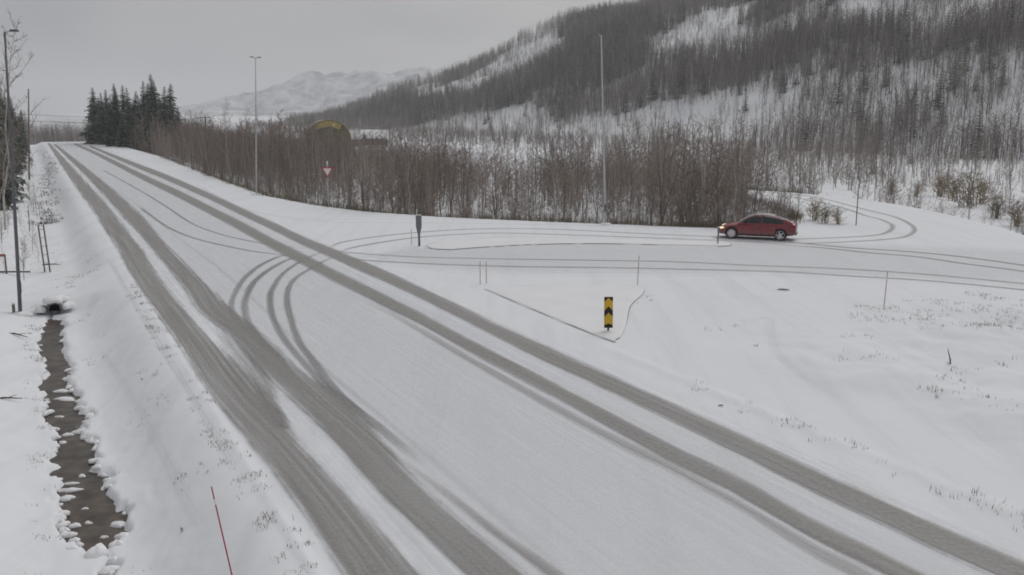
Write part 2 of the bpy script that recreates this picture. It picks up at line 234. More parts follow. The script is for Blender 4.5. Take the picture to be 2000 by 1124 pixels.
# ------------------------------------------------------------------ ground: one sheet, rings round the camera mast, to the horizon
def ground_mat():
    m = bpy.data.materials.new('snow_ground'); m.use_nodes = True; n = m.node_tree.nodes; l = m.node_tree.links; b = n['Principled BSDF']
    b.inputs['Roughness'].default_value = .8; b.inputs['Specular IOR Level'].default_value = .12
    g = n.new('ShaderNodeNewGeometry')
    def noise(s, d, r=.5):
        t = n.new('ShaderNodeTexNoise'); t.inputs['Scale'].default_value = s; t.inputs['Detail'].default_value = d; t.inputs['Roughness'].default_value = r
        l.new(g.outputs['Position'], t.inputs['Vector']); return t
    n1 = noise(.18, 4); n2 = noise(1.3, 6, .65); n3 = noise(2.2, 5, .7); n4 = noise(9., 4, .6)
    mx = n.new('ShaderNodeMix'); mx.data_type = 'RGBA'; mx.inputs['A'].default_value = (.745, .76, .795, 1); mx.inputs['B'].default_value = (.80, .81, .83, 1)
    l.new(n1.outputs['Fac'], mx.inputs['Factor'])
    mpn = n.new('ShaderNodeMapping'); mpn.inputs['Rotation'].default_value = (0, 0, -YAW); mpn.inputs['Scale'].default_value = (1.1, .07, 1); l.new(g.outputs['Position'], mpn.inputs['Vector'])
    stn = n.new('ShaderNodeTexNoise'); stn.inputs['Scale'].default_value = 1.0; stn.inputs['Detail'].default_value = 6; stn.inputs['Roughness'].default_value = .65; l.new(mpn.outputs[0], stn.inputs['Vector'])
    srp = n.new('ShaderNodeMapRange'); srp.inputs['From Min'].default_value = .48; srp.inputs['From Max'].default_value = .75; srp.inputs['To Max'].default_value = .55; l.new(stn.outputs['Fac'], srp.inputs['Value'])
    mxs = n.new('ShaderNodeMix'); mxs.data_type = 'RGBA'; l.new(srp.outputs['Result'], mxs.inputs['Factor']); l.new(mx.outputs['Result'], mxs.inputs['A']); mxs.inputs['B'].default_value = (.63, .635, .645, 1); mx = mxs
    at = n.new('ShaderNodeAttribute'); at.attribute_name = 'litter'
    th = n.new('ShaderNodeMath'); th.operation = 'ADD'; l.new(n3.outputs['Fac'], th.inputs[0]); l.new(at.outputs['Fac'], th.inputs[1])
    mr = n.new('ShaderNodeMapRange'); mr.interpolation_type = 'SMOOTHSTEP'; mr.inputs['From Min'].default_value = .82; mr.inputs['From Max'].default_value = 1.08
    l.new(th.outputs['Value'], mr.inputs['Value'])
    lc = n.new('ShaderNodeMix'); lc.data_type = 'RGBA'; lc.inputs['A'].default_value = (.15, .125, .105, 1); lc.inputs['B'].default_value = (.24, .20, .16, 1)
    l.new(n4.outputs['Fac'], lc.inputs['Factor'])
    m2 = n.new('ShaderNodeMix'); m2.data_type = 'RGBA'; l.new(mr.outputs['Result'], m2.inputs['Factor']); l.new(mx.outputs['Result'], m2.inputs['A']); l.new(lc.outputs['Result'], m2.inputs['B'])
    l.new(m2.outputs['Result'], b.inputs['Base Color'])
    bp = n.new('ShaderNodeBump'); bp.inputs['Strength'].default_value = .5; bp.inputs['Distance'].default_value = .12
    n5 = noise(.55, 3, .45); ad = n.new('ShaderNodeMath'); ad.operation = 'MULTIPLY_ADD'; ad.inputs[1].default_value = .30; l.new(n2.outputs['Fac'], ad.inputs[0]); l.new(n5.outputs['Fac'], ad.inputs[2])
    l.new(ad.outputs[0], bp.inputs['Height']); l.new(bp.outputs['Normal'], b.inputs['Normal'])
    return m
M['ground'] = ground_mat()
def make_ground():
    a = np.concatenate([np.arange(-180, -46, 4.), np.arange(-46, 46, .16), np.arange(46, 180, 4.)])
    a = np.radians(a); r = np.concatenate([np.linspace(1.5, 9, 6)[:-1], np.geomspace(9, 50, 230)[:-1], np.geomspace(50, 120, 80)[:-1], np.geomspace(120, 900, 170)[:-1], np.geomspace(900, 6000, 26)])
    A, R = np.meshgrid(a, r); X = R * np.sin(A); Y = R * np.cos(A); Z = zs(X, Y)
    na, nr = len(a), len(r)
    co = np.stack([X, Y, Z], -1).reshape(-1, 3)
    i = np.arange(nr - 1)[:, None]; j = np.arange(na)[None, :]; j2 = (j + 1) % na
    q = np.stack(np.broadcast_arrays(i * na + j, (i + 1) * na + j, (i + 1) * na + j2, i * na + j2), -1).reshape(-1, 4)
    nv = len(co); co = np.vstack([co, [[0, 0, zf(0, 0)]]])
    tri = np.stack([np.arange(na), (np.arange(na) + 1) % na, np.full(na, nv)], -1)
    me = bpy.data.meshes.new('ground')
    me.vertices.add(len(co)); me.vertices.foreach_set('co', co.ravel())
    nl = q.size + tri.size; me.loops.add(nl); me.loops.foreach_set('vertex_index', np.concatenate([q.ravel(), tri.ravel()]).astype(np.int32))
    npoly = len(q) + len(tri); me.polygons.add(npoly)
    st = np.concatenate([np.arange(len(q)) * 4, q.size + np.arange(len(tri)) * 3]).astype(np.int32)
    me.polygons.foreach_set('loop_start', st)
    me.polygons.foreach_set('use_smooth', np.ones(npoly, bool)); me.update(calc_edges=True); me.validate()
    # thin snow over leaf litter under the thicket and the woods
    x, y = co[:, 0], co[:, 1]; u, v = uv(x, y)
    d = poly_sdf(x, y, EDGE); lit = np.where(v > 10, .27 * sstep(.6, 3, d) * (1 - .35 * sstep(30, 80, d)), .0)
    lit = np.where(v > 195, dens_at(x, y) * .36, lit)
    lit = np.where((v < -4) & (u > 55), .30, lit)
    at = me.attributes.new('litter', 'FLOAT', 'POINT'); at.data.foreach_set('value', lit.astype(np.float32))
    me.materials.append(M['ground'])
    o = bpy.data.objects.new('ground', me); COL.objects.link(o); tag(o, 'snow covered ground sloping into ditch, thicket and wooded hillside', None, None, 'structure')
def dens_at(x, y):
    x = np.asarray(x, float); y = np.asarray(y, float); D = T['DENS']; out = np.full(x.shape, .55)
    def soft(k, w): return 1 - sstep(-w, w, poly_sdf(x, y, D[k]))
    for k, val, w in (('dense1', 1., 8), ('semi2', .46, 8), ('semi1', .40, 8), ('open3', .10, 6), ('open2', .12, 6), ('open1', .13, 7), ('open4', .03, 5)):
        t = soft(k, w); out = out * (1 - t) + val * t
    u, v = uv(x, y)
    out = np.clip(out * (.05 + 1.95 * fbm(u * .035, v * .035, 3, 77)), 0, 1)
    return out
make_ground()

# ------------------------------------------------------------------ road sheets and tyre tracks
def track_mat(name, dark, light, strength, edge=.30, streak=1.0, mean=.5):
    m = bpy.data.materials.new(name); m.use_nodes = True; n = m.node_tree.nodes; l = m.node_tree.links; b = n['Principled BSDF']
    b.inputs['Roughness'].default_value = .55; b.inputs['Specular IOR Level'].default_value = .25
    uvn = n.new('ShaderNodeUVMap'); sp = n.new('ShaderNodeSeparateXYZ'); l.new(uvn.outputs['UV'], sp.inputs[0])
    def math_(op, a, bb=None, c=None):
        k = n.new('ShaderNodeMath'); k.operation = op
        for i, q in enumerate((a, bb, c)):
            if q is None: continue
            if isinstance(q, (int, float)): k.inputs[i].default_value = q
            else: l.new(q, k.inputs[i])
        return k.outputs[0]
    # v: 0..1 across ; u: metres along
    at = n.new('ShaderNodeAttribute'); at.attribute_name = 'wid'
    cw = n.new('ShaderNodeCombineXYZ'); l.new(math_('MULTIPLY', sp.outputs['X'], .09), cw.inputs['X']); l.new(math_('MULTIPLY', math_('MULTIPLY', sp.outputs['Y'], at.outputs['Fac']), 8.5), cw.inputs['Y'])
    st = n.new('ShaderNodeTexNoise'); st.inputs['Scale'].default_value = 1.0; st.inputs['Detail'].default_value = 5; st.inputs['Roughness'].default_value = .62; l.new(cw.outputs[0], st.inputs['Vector'])
    cw2 = n.new('ShaderNodeCombineXYZ'); l.new(math_('MULTIPLY', sp.outputs['X'], .9), cw2.inputs['X']); l.new(math_('MULTIPLY', math_('MULTIPLY', sp.outputs['Y'], at.outputs['Fac']), 5.0), cw2.inputs['Y']); cw2.inputs['Z'].default_value = 3.3
    s2 = n.new('ShaderNodeTexNoise'); s2.inputs['Scale'].default_value = 1.0; s2.inputs['Detail'].default_value = 6; s2.inputs['Roughness'].default_value = .7; l.new(cw2.outputs[0], s2.inputs['Vector'])
    g = n.new('ShaderNodeNewGeometry'); s3 = n.new('ShaderNodeTexNoise'); s3.inputs['Scale'].default_value = 11; s3.inputs['Detail'].default_value = 6; s3.inputs['Roughness'].default_value = .7; l.new(g.outputs['Position'], s3.inputs['Vector'])
    c = math_('ABSOLUTE', math_('MULTIPLY_ADD', sp.outputs['Y'], 2, -1))            # 0 centre .. 1 edge
    c = math_('ADD', c, math_('MULTIPLY', math_('SUBTRACT', st.outputs['Fac'], .5), .9 * streak))
    c = math_('ADD', c, math_('MULTIPLY', math_('SUBTRACT', s2.outputs['Fac'], .5), .55 * streak))
    c = math_('ADD', c, math_('MULTIPLY', math_('SUBTRACT', s3.outputs['Fac'], .5), .30))
    mr = n.new('ShaderNodeMapRange'); mr.interpolation_type = 'SMOOTHSTEP'; mr.inputs['From Min'].default_value = .98; mr.inputs['From Max'].default_value = .98 - edge - .25
    l.new(c, mr.inputs['Value'])
    c0 = math_('ABSOLUTE', math_('MULTIPLY_ADD', sp.outputs['Y'], 2, -1))
    hard = n.new('ShaderNodeMapRange'); hard.inputs['From Min'].default_value = 1.0; hard.inputs['From Max'].default_value = .86; l.new(c0, hard.inputs['Value'])
    sm = n.new('ShaderNodeMapRange'); sm.inputs['From Min'].default_value = .33; sm.inputs['From Max'].default_value = .60; sm.inputs['To Min'].default_value = 1.0; sm.inputs['To Max'].default_value = .58; l.new(st.outputs['Fac'], sm.inputs['Value'])
    al = math_('MULTIPLY', math_('MULTIPLY', math_('MULTIPLY', mr.outputs['Result'], hard.outputs['Result']), sm.outputs['Result']), strength)
    al = math_('MULTIPLY', al, math_('SUBTRACT', 1.0, math_('MULTIPLY', math_('MULTIPLY', c0, c0), .35)))
    fade = n.new('ShaderNodeAttribute'); fade.attribute_name = 'fade'; al = math_('MULTIPLY', al, fade.outputs['Fac'])
    al = math_('MULTIPLY', al, math_('MULTIPLY_ADD', s3.outputs['Fac'], 1.1, .42)); al = math_('MINIMUM', al, 1.0)
    mx = n.new('ShaderNodeMix'); mx.data_type = 'RGBA'; mx.inputs['A'].default_value = (*dark, 1); mx.inputs['B'].default_value = (*light, 1)
    f = math_('MULTIPLY_ADD', math_('SUBTRACT', math_('ADD', math_('MULTIPLY', st.outputs['Fac'], .6), math_('MULTIPLY', s3.outputs['Fac'], .4)), .5), 2.6, .5)
    cl = n.new('ShaderNodeClamp'); l.new(f, cl.inputs['Value']); l.new(cl.outputs[0], mx.inputs['Factor'])
    l.new(mx.outputs['Result'], b.inputs['Base Color'])
    bp = n.new('ShaderNodeBump'); bp.inputs['Strength'].default_value = .4; bp.inputs['Distance'].default_value = .02; l.new(s3.outputs['Fac'], bp.inputs['Height']); l.new(bp.outputs['Normal'], b.inputs['Normal'])
    tr = n.new('ShaderNodeBsdfTransparent'); ms = n.new('ShaderNodeMixShader'); l.new(al, ms.inputs['Fac']); l.new(tr.outputs[0], ms.inputs[1]); l.new(b.outputs[0], ms.inputs[2])
    l.new(ms.outputs[0], n['Material Output'].inputs['Surface'])
    return m
TM = {'main': track_mat('slush_track', (.185, .175, .162), (.43, .415, .395), 1.0, .20),
      'brown': track_mat('brown_slush_track', (.21, .185, .17), (.34, .31, .29), .85, .3),
      'mid': track_mat('mixed_slush', (.22, .21, .20), (.42, .41, .40), .7, .5, 1.2),
      'band': track_mat('thin_slush', (.27, .26, .25), (.5, .5, .49), .6, .5, 1.5),
      'turn': track_mat('turning_track', (.22, .22, .218), (.36, .355, .35), .78, .45, .9),
      'side': track_mat('side_track', (.26, .26, .26), (.42, .42, .415), .78, .5, 1.0),
      'dark': track_mat('wet_track', (.14, .14, .14), (.27, .265, .26), .88, .4, .9),
      'ghost': track_mat('ghost_track', (.55, .55, .56), (.7, .7, .71), .13, .6, 1.1),
      'faint': track_mat('faint_track', (.50, .50, .51), (.66, .66, .67), .24, .6, 1.1)}
def catmull(pts, n):
    pts = np.asarray(pts, float); k = len(pts)
    if k < 3: t = np.linspace(0, 1, n)[:, None]; return pts[0] * (1 - t) + pts[-1] * t
    ext = np.vstack([2 * pts[0] - pts[1], pts, 2 * pts[-1] - pts[-2]]); o = []
    seg = np.linspace(0, k - 1 - 1e-6, n)
    for s_ in seg:
        i = int(s_); t = s_ - i; p0, p1, p2, p3 = ext[i:i + 4]
        o.append(.5 * ((2 * p1) + (-p0 + p2) * t + (2 * p0 - 5 * p1 + 4 * p2 - p3) * t * t + (-p0 + 3 * p1 - 3 * p2 + p3) * t ** 3))
    return np.array(o)
def sheet(name, Lp, Rp, z, material, parent=None, nc=6, fade=(1.5, 1.5)):
    n = len(Lp); t = np.linspace(0, 1, nc + 1)[None, :, None]
    Gd = Lp[:, None, :] * (1 - t) + Rp[:, None, :] * t
    Z = zs(Gd[..., 0], Gd[..., 1]) + z
    vs = np.concatenate([Gd, Z[..., None]], -1).reshape(-1, 3)
    mid = (Lp + Rp) / 2; dist = np.concatenate([[0], np.cumsum(np.hypot(*np.diff(mid, axis=0).T))]); wid = np.hypot(*(Rp - Lp).T)
    fs = [(i * (nc + 1) + j, i * (nc + 1) + j + 1, (i + 1) * (nc + 1) + j + 1, (i + 1) * (nc + 1) + j) for i in range(n - 1) for j in range(nc)]
    me = bpy.data.meshes.new(name); me.from_pydata(vs.tolist(), [], fs); me.materials.append(material)
    off = random.uniform(0, 400)
    uvl = me.uv_layers.new(name='UVMap'); li = np.zeros(len(me.loops), np.int32); me.loops.foreach_get('vertex_index', li)
    r, c = li // (nc + 1), li % (nc + 1); uvl.data.foreach_set('uv', np.stack([dist[r] + off, c / nc], -1).ravel())
    aw = me.attributes.new('wid', 'FLOAT', 'POINT'); aw.data.foreach_set('value', np.repeat(wid, nc + 1).astype(np.float32) + np.float32(off * 0))
    fd = np.clip(dist / fade[0], 0, 1) * np.clip((dist[-1] - dist) / fade[1], 0, 1)
    af = me.attributes.new('fade', 'FLOAT', 'POINT'); af.data.foreach_set('value', np.repeat(fd, nc + 1).astype(np.float32))
    if (vs[fs[0][1]][0] - vs[fs[0][0]][0]) * (vs[fs[0][2]][1] - vs[fs[0][1]][1]) - (vs[fs[0][1]][1] - vs[fs[0][0]][1]) * (vs[fs[0][2]][0] - vs[fs[0][1]][0]) < 0: me.flip_normals()
    o = bpy.data.objects.new(name, me); COL.objects.link(o)
    if parent: o.parent = parent
    return o
road_snow = track_mat('packed_road_snow', (.745, .755, .78), (.81, .815, .83), .65, .25, .8)
us = np.concatenate([np.linspace(2, 60, 60), np.linspace(62, 290, 80)])
road = sheet('road', np.stack(xy(us, 3.6 + 0 * us), -1), np.stack(xy(us, 16.1 + 0 * us), -1), .004, road_snow, None, 8)
tag(road, None, None, None, 'structure')
sp_ = catmull([T['PTS']['bollard_a'], (0, 50.5), (12, 50), (24, 47), (40, 42)], 40); 
nrm = np.gradient(sp_, axis=0); nrm = np.stack([-nrm[:, 1], nrm[:, 0]], -1) / np.hypot(*nrm.T)[:, None]
side = sheet('side_road', sp_ + nrm * 9, sp_ - nrm * 7, .003, road_snow, None, 8); tag(side, None, None, None, 'structure')
zt = .007
MAINS = {'l1', 'l2', 'l3', 'lx', 'r1', 'r2', 'r1b', 's0', 's1', 's2', 't1', 't2', 't3', 't4', 'f1'}
order = sorted(T['RIB'].items(), key=lambda kv: ['ghost', 'faint', 'band', 'mid', 'side', 'turn', 'dark', 'brown', 'main'].index(kv[1][0]))
for k, (kind, dat) in order:
    if dat[0] == 'w':
        c_ = catmull(dat[2], 90); w = dat[1]; g_ = np.gradient(c_, axis=0); nn = np.stack([-g_[:, 1], g_[:, 0]], -1) / (np.hypot(*g_.T)[:, None] + 1e-9)
        wob = w * .5 * 1.35
        Lp, Rp = c_ + nn * wob, c_ - nn * wob; nc = 4
    else:
        a_ = np.array(dat); n_ = 12 * len(a_); cc = catmull(a_, n_); Lp, Rp = cc[:, :2], cc[:, 2:]
        ex = (Lp - Rp) * .05; Lp, Rp = Lp + ex, Rp - ex; nc = 6
    sheet('tyre_track', Lp, Rp, zt, TM[kind], road if k in MAINS else side, nc, (3, 3) if dat[0] == 'w' else (10, .1))
    zt += .0006

# ------------------------------------------------------------------ ditch water with clumps of snow
def water_mat():
    m = mat('brown_ditch_water', (.125, .104, .085), .35, .55, 2.2, spec=.16, bump=.18, bscale=5)
    return m
dw = MB(); c0 = np.mean(np.array(DITCH), axis=0)
Dp = [xy(9, -1.6), xy(9, 2.6), xy(45.2, 1.9), xy(45.2, -1.2)]
dw.add([(x, y, -1.0) for x, y in Dp], [(0, 1, 2, 3)])
water = dw.build('ditch_water', water_mat()); tag(water, 'brown meltwater standing in the roadside ditch', None, None, 'structure')
def px_at(px, py, z):       # survey helper: sight line from the camera mast to a level z
    a = (px - 1000) / 1850; b = (562 - py) / 1850; c, s = math.cos(PITCH), math.sin(PITCH)
    t = (z - CAM_H) / (-s + b * c); return a * t, (c + b * s) * t
def lump(rng, rx, ry, rz, n=7, m=14):
    mb = MB(); ph = [rng.uniform(0, 6.28) for _ in range(6)]; vs = [(0, 0, rz * rng.uniform(.9, 1.05))]; fs = []
    for i in range(1, n):
        th = math.pi * .62 * i / (n - 1)
        for k in range(m):
            a = 6.28319 * k / m; w = 1 + .22 * math.sin(2 * a + ph[0]) + .17 * math.sin(3 * a + ph[1]) + .12 * math.sin(5 * a + ph[2] + th) + .07 * math.sin(7 * a + ph[4])
            vs.append((rx * math.sin(th) * math.cos(a) * w, ry * math.sin(th) * math.sin(a) * w, rz * math.cos(th) * (1 + .12 * math.sin(3 * a + ph[3] + 2 * th))))
    for k in range(m): fs.append((0, 1 + k, 1 + (k + 1) % m))
    for i in range(n - 2):
        for k in range(m): fs.append((1 + i * m + k, 1 + (i + 1) * m + k, 1 + (i + 1) * m + (k + 1) % m, 1 + i * m + (k + 1) % m))
    mb.add(vs, fs); return mb
rng = random.Random(3)
CL = [(135,955,38,10),(130,971,26,14),(138,942,22,7),(160,927,16,8),(190,918,20,10),(201,926,16,10),(150,997,11,6),(166,990,15,4),(178,990,10,4),(146,1024,24,11),(172,1018,16,7),(231,1022,34,15),(240,1053,28,14),(227,1070,22,18),(190,1088,40,34),(222,1098,18,26),(203,1046,14,7),(197,1037,10,6),(146,1052,26,10),(178,1054,8,5),(152,1068,20,9),(122,862,16,7),(178,860,24,9),(127,777,44,6),(160,842,34,11),(132,847,22,8),(116,812,14,5),(120,762,32,7),(124,652,7,6),(128,664,8,6),(134,722,9,6),(138,736,9,6),(131,746,10,6),(160,790,12,7),(165,803,14,7),(92,640,8,5),(100,662,6,4),(110,700,6,4),(118,728,7,4),(88,770,10,5),(97,800,8,5),(155,764,16,7),(170,828,16,7),(210,943,14,8),(224,975,12,7),(140,1080,26,12),(205,1010,8,4),(112,880,10,6),(118,905,8,5)]
for e in range(95):
    i_ = rng.randrange(len(DITCH) - 2); t_ = rng.random(); a_, b_ = DITCH[i_], DITCH[i_ + 1]; ex, ey = a_[0] + (b_[0] - a_[0]) * t_, a_[1] + (b_[1] - a_[1]) * t_
    if uv(ex, ey)[0] < 14: continue
    r_ = rng.uniform(.03, .15); o = lump(rng, r_ * rng.uniform(.8, 1.9), r_ * rng.uniform(.6, 1.1), r_ * .55).build('snow_clump', M['clump'], water, True); o.location = (ex, ey, -.99 + rng.uniform(0, .06)); o.rotation_euler.z = rng.uniform(0, 3)
for (px, py, w, h) in CL:
    if w < 13: continue
    x, y = px_at(px, py, -.95); dist = math.hypot(x, y); s_ = 1850 / (dist * 1.03)
    rx = w / s_ / 2; rz = min(h / s_ * .42, .16) + .02; ry = min(max(h / s_ * .7, rx * .45), rx * 1.2)
    o = lump(rng, rx, ry, rz).build('snow_clump', M['clump'], water, True); o.location = (x, y, max(-1.01, min(zf(x, y), -.9)) + .0); o.rotation_euler.z = rng.uniform(-.3, .3)

# ------------------------------------------------------------------ culvert mouth
cx, cy = xy(44.35, .42)
cu = thing('culvert_pipe', (cx, cy, -.62), 'black round mouth of the culvert pipe at the head of the ditch', 'culvert', rot=(0, 0, YAW))
mb = MB(); mb.lathe([(.235, .9), (.235, -.25), (.28, -.25), (.28, .9)], 20); mb.build('pipe_wall', M['darksteel'], cu, True)
mb = MB(); mb.lathe([(.002, .35), (.234, .35)], 20); mb.build('dark_back', M['black'], cu)
# headwall snow lip over the pipe
for dx, dz, r in ((-.5, -.05, .26), (.05, .30, .5), (.5, .02, .3)):
    o = lump(rng, r, .4, .2).build('snow_cap', M['clump'], cu, True); o.location = (dx, .25, dz)

# ------------------------------------------------------------------ traffic islands
def island(name, poly, h, label, compact=False):
    poly = np.array(poly); c = poly.mean(0); n = len(poly)
    pp = catmull(np.vstack([poly, poly[:1]]), n * 8)[:-1]; n = len(pp)
    root = thing(name, (c[0], c[1], 0), label, 'traffic island')
    e = pp - c; tg = np.roll(e, -1, 0) - np.roll(e, 1, 0); nr = np.stack([-tg[:, 1], tg[:, 0]], -1) / (np.hypot(*tg.T)[:, None] + 1e-9)
    if poly_sdf(*(pp + nr * .05).T, pp).mean() > 0: nr = -nr                     # inward
    if compact: nr = -e / np.hypot(*e.T)[:, None]
    inn = e + nr * .12; inn2 = e + nr * .28
    k = MB(); vs = [(x, y, -.05) for x, y in e] + [(x, y, h) for x, y in e] + [(x, y, h) for x, y in inn] + [(x, y, -.05) for x, y in inn]
    k.add(vs, [(i + a * n, (i + 1) % n + a * n, (i + 1) % n + (a + 1) * n, i + (a + 1) * n) for a in range(3) for i in range(n)])
    k.build('kerb', M['kerb'], root)
    cv = (vnoise(pp[:, 0] * .9, pp[:, 1] * .9, 40) * .6 + vnoise(pp[:, 0] * 2.7, pp[:, 1] * 2.7, 41) * .4 > .50); m1 = np.where(cv[:, None], e - nr * .10, e + nr * .04)
    t = MB(); t.add([(x, y, .002 if q else h + .004) for (x, y), q in zip(m1, cv)] + [(x, y, h + .02) for x, y in inn] + [(x, y, h + .03) for x, y in inn2] + ([(0, 0, h + .04)] if compact else []),
          [(i, (i + 1) % n, (i + 1) % n + n, i + n) for i in range(n)] + [(i + n, (i + 1) % n + n, (i + 1) % n + 2 * n, i + 2 * n) for i in range(n)] + ([(i + 2 * n, (i + 1) % n + 2 * n, 3 * n) for i in range(n)] if compact else [tuple(range(2 * n, 3 * n))]))
    t.build('snow_top', M['snow'], root)
    return root
island('traffic_island', T['ISL_TRI'], .03, 'small triangular kerbed traffic island under snow with the yellow arrow marker', True)
island('traffic_island', T['ISL_LONG'], .04, 'long narrow kerbed splitter island under snow in front of the red car')

# ------------------------------------------------------------------ lamp masts
def lamp_mast(loc, h, lean, kind, label, yaw, metal='steel', r=1.0):
    root = thing('lamp_mast', loc, label, 'lamp mast', 'tall lamp masts along the road', rot=(lean[0], lean[1], yaw))
    mb = MB(); mb.tube([(0, 0, -.3), (0, 0, h * .33), (0, 0, h * .66), (0, 0, h)], [.105 * r, .09 * r, .07 * r, .05 * r], 10); mb.build('pole', M[metal], root, True)
    mb = MB(); mb.box((-.14, -.14, -.2), (.14, .14, .08)); mb.build('base', M['kerb'], root, bevel=.02)
    mb = MB(); mb.box((-.075, .10, .9), (.075, .115, 1.4)); mb.build('service_hatch', M['darksteel'], root)
    o = lump(random.Random(int(h * 100)), .42, .36, .16).build('snow_collar', M['clump'], root, True); o.location = (.02, -.03, -.02)
    arms = {'T': (-1, 1), 'R': (1,)}[kind]
    for s in arms:
        mb = MB(); mb.tube([(0, 0, h - .10), (s * .10, 0, h + .0), (s * .22, 0, h + .04)], [.035, .03, .028], 8); a = mb.build('arm', M['steel'], root, True)
        mb = MB(); mb.add([(s * .18, -.10, h + .01), (s * .18, .10, h + .01), (s * .52, .13, h + .03), (s * .52, -.13, h + .03), (s * .18, -.06, h + .10), (s * .18, .06, h + .10), (s * .49, .08, h + .11), (s * .49, -.08, h + .11)],
                          [(0, 1, 2, 3), (4, 5, 6, 7), (0, 1, 5, 4), (1, 2, 6, 5), (2, 3, 7, 6), (3, 0, 4, 7)]); mb.build('lamp_head', M['darksteel'], root, bevel=.015)
    return root
lamp_mast(P('mast_left'), 11.6, (0, .036, 0), 'R', 'dark lamp mast at the left edge beside the open ditch', .3, 'darksteel', .75)
lamp_mast(P('mast_mid'), 12.6, (0, .042, 0), 'T', 'lamp mast with a small double head before the thicket, left of the give-way sign', 0, 'steel', .8)
lamp_mast(P('mast_right'), 12.75, (0, .042, 0), 'R', 'single-headed lamp mast at the snow edge left of the red car', 3.14, 'steel', .85)
# slender pole on the left verge
p = P('pole_far'); po = thing('slender_pole', p, 'slender bare pole on the left verge far along the road', 'pole', rot=(0, .085, 0))
mb = MB(); mb.tube([(0, 0, -.2), (0, 0, 6), (.0, 0, 11.2)], [.11, .09, .07], 8); mb.build('shaft', M['wood'], po, True)
mb = MB(); mb.tube([(0, 0, 11.2), (0, 0, 11.32)], [.09, .05], 8); mb.build('cap', M['darksteel'], po, True)
p = P('post_right'); po = thing('sign_post', p, 'thin dark post standing alone in the bend right of the red car', 'post')
mb = MB(); mb.tube([(0, 0, -.1), (0, 0, 2.35)], .036, 8); mb.build('shaft', M['darksteel'], po, True)
mb = MB(); mb.tube([(0, 0, 2.35), (0, 0, 2.4)], .045, 8); mb.build('cap', M['signback'], po, True)

# ------------------------------------------------------------------ utility poles and cables
def upole(loc, h, label, arm_dir):
    root = thing('utility_pole', loc, label, 'utility pole', 'wooden power line poles')
    mb = MB(); mb.tube([(0, 0, -.3), (0, 0, h)], [.14, .10], 9); mb.build('pole', M['wood'], root, True)
    mb = MB(); a = Vector((math.cos(arm_dir), math.sin(arm_dir), 0)); mb.tube([a * -.8 + Vector((0, 0, h - .25)), a * .8 + Vector((0, 0, h - .25))], .06, 6); mb.build('crossarm', M['wood'], root)
    for s in (-.7, 0, .7):
        mb = MB(); mb.lathe([(.01, 0), (.05, .02), (.05, .12), (.02, .16)], 8, 'z'); o = mb.build('insulator', M['darksteel'], root, True); o.location = a * s + Vector((0, 0, h - .19 if s else h))
pa, pb = P('upole_a'), P('upole_b')
upole(pa, 8.2, 'wooden utility pole in front of the spruce clump', .3)
upole(pb, 8.6, 'wooden utility pole among the brown thicket, right of the spruce clump', .3)
lx, ly = xy(230, -13); pl = Vector((lx, ly, zf(lx, ly))); upole(pl, 8.4, 'wooden utility pole on the far left verge carrying the cables over the road', .3)
def cable(a, b, sag, label, r=.035):
    mb = MB(); n = 16; pts = []
    for i in range(n + 1):
        t = i / n; q = a.lerp(b, t); q.z -= sag * 4 * t * (1 - t); pts.append(q)
    mb.tube(pts, r, 5); o = mb.build('overhead_cable', M['black'], None, True); tag(o, label, 'cable', 'overhead cables across the road')
cable(pl + Vector((0, 0, 8.25)), pa + Vector((0, 0, 8.05)), .4, 'upper black cable spanning the road in the far distance')
cable(pl + Vector((0, 0, 6.9)), pa + Vector((0, 0, 6.7)), .4, 'lower black cable spanning the road in the far distance')
cable(pa + Vector((0, 0, 8.05)), pb + Vector((0, 0, 8.45)), .5, 'black cable running in front of the spruce clump between two wooden poles')

# ------------------------------------------------------------------ snow stakes
def stake(key, h, label, lean=(0, 0), r=.016, m='orange'):
    root = thing('snow_stake', P(key), label, 'snow stake', 'snow stakes marking the road edges', rot=(lean[0], lean[1], 0))
    mb = MB(); mb.tube([(0, 0, -.2), (0, 0, h)], [r, r * .85], 7); mb.build('rod', M[m], root, True)
    mb = MB(); mb.tube([(0, 0, h - .32), (0, 0, h - .22)], r + .003, 7); mb.build('reflector_band', M['signwhite'], root, True)
stake('st_a', 1.03, 'faded snow stake at the far corner of the triangular island, left one of two')
stake('st_b', 1.0, 'faded snow stake at the far corner of the triangular island, right one of two')
stake('st_c', 1.32, 'tall faded snow stake at the right corner of the triangular island', (0, .03))
stake('st_d', 1.5, 'lone faded snow stake on the open snow at the right side', (0, .03))
stake('st_e', .95, 'short snow stake right beside the grey marker post on the island end')
stake('st_h', 1.9, 'thin dark stake on the left verge beyond the two-legged post', (0, .03), .03, 'darkgrass')
stake('st_f', 2.0, 'bright red snow stake leaning near the camera beside the ditch', (0, -.16), .013, 'red')

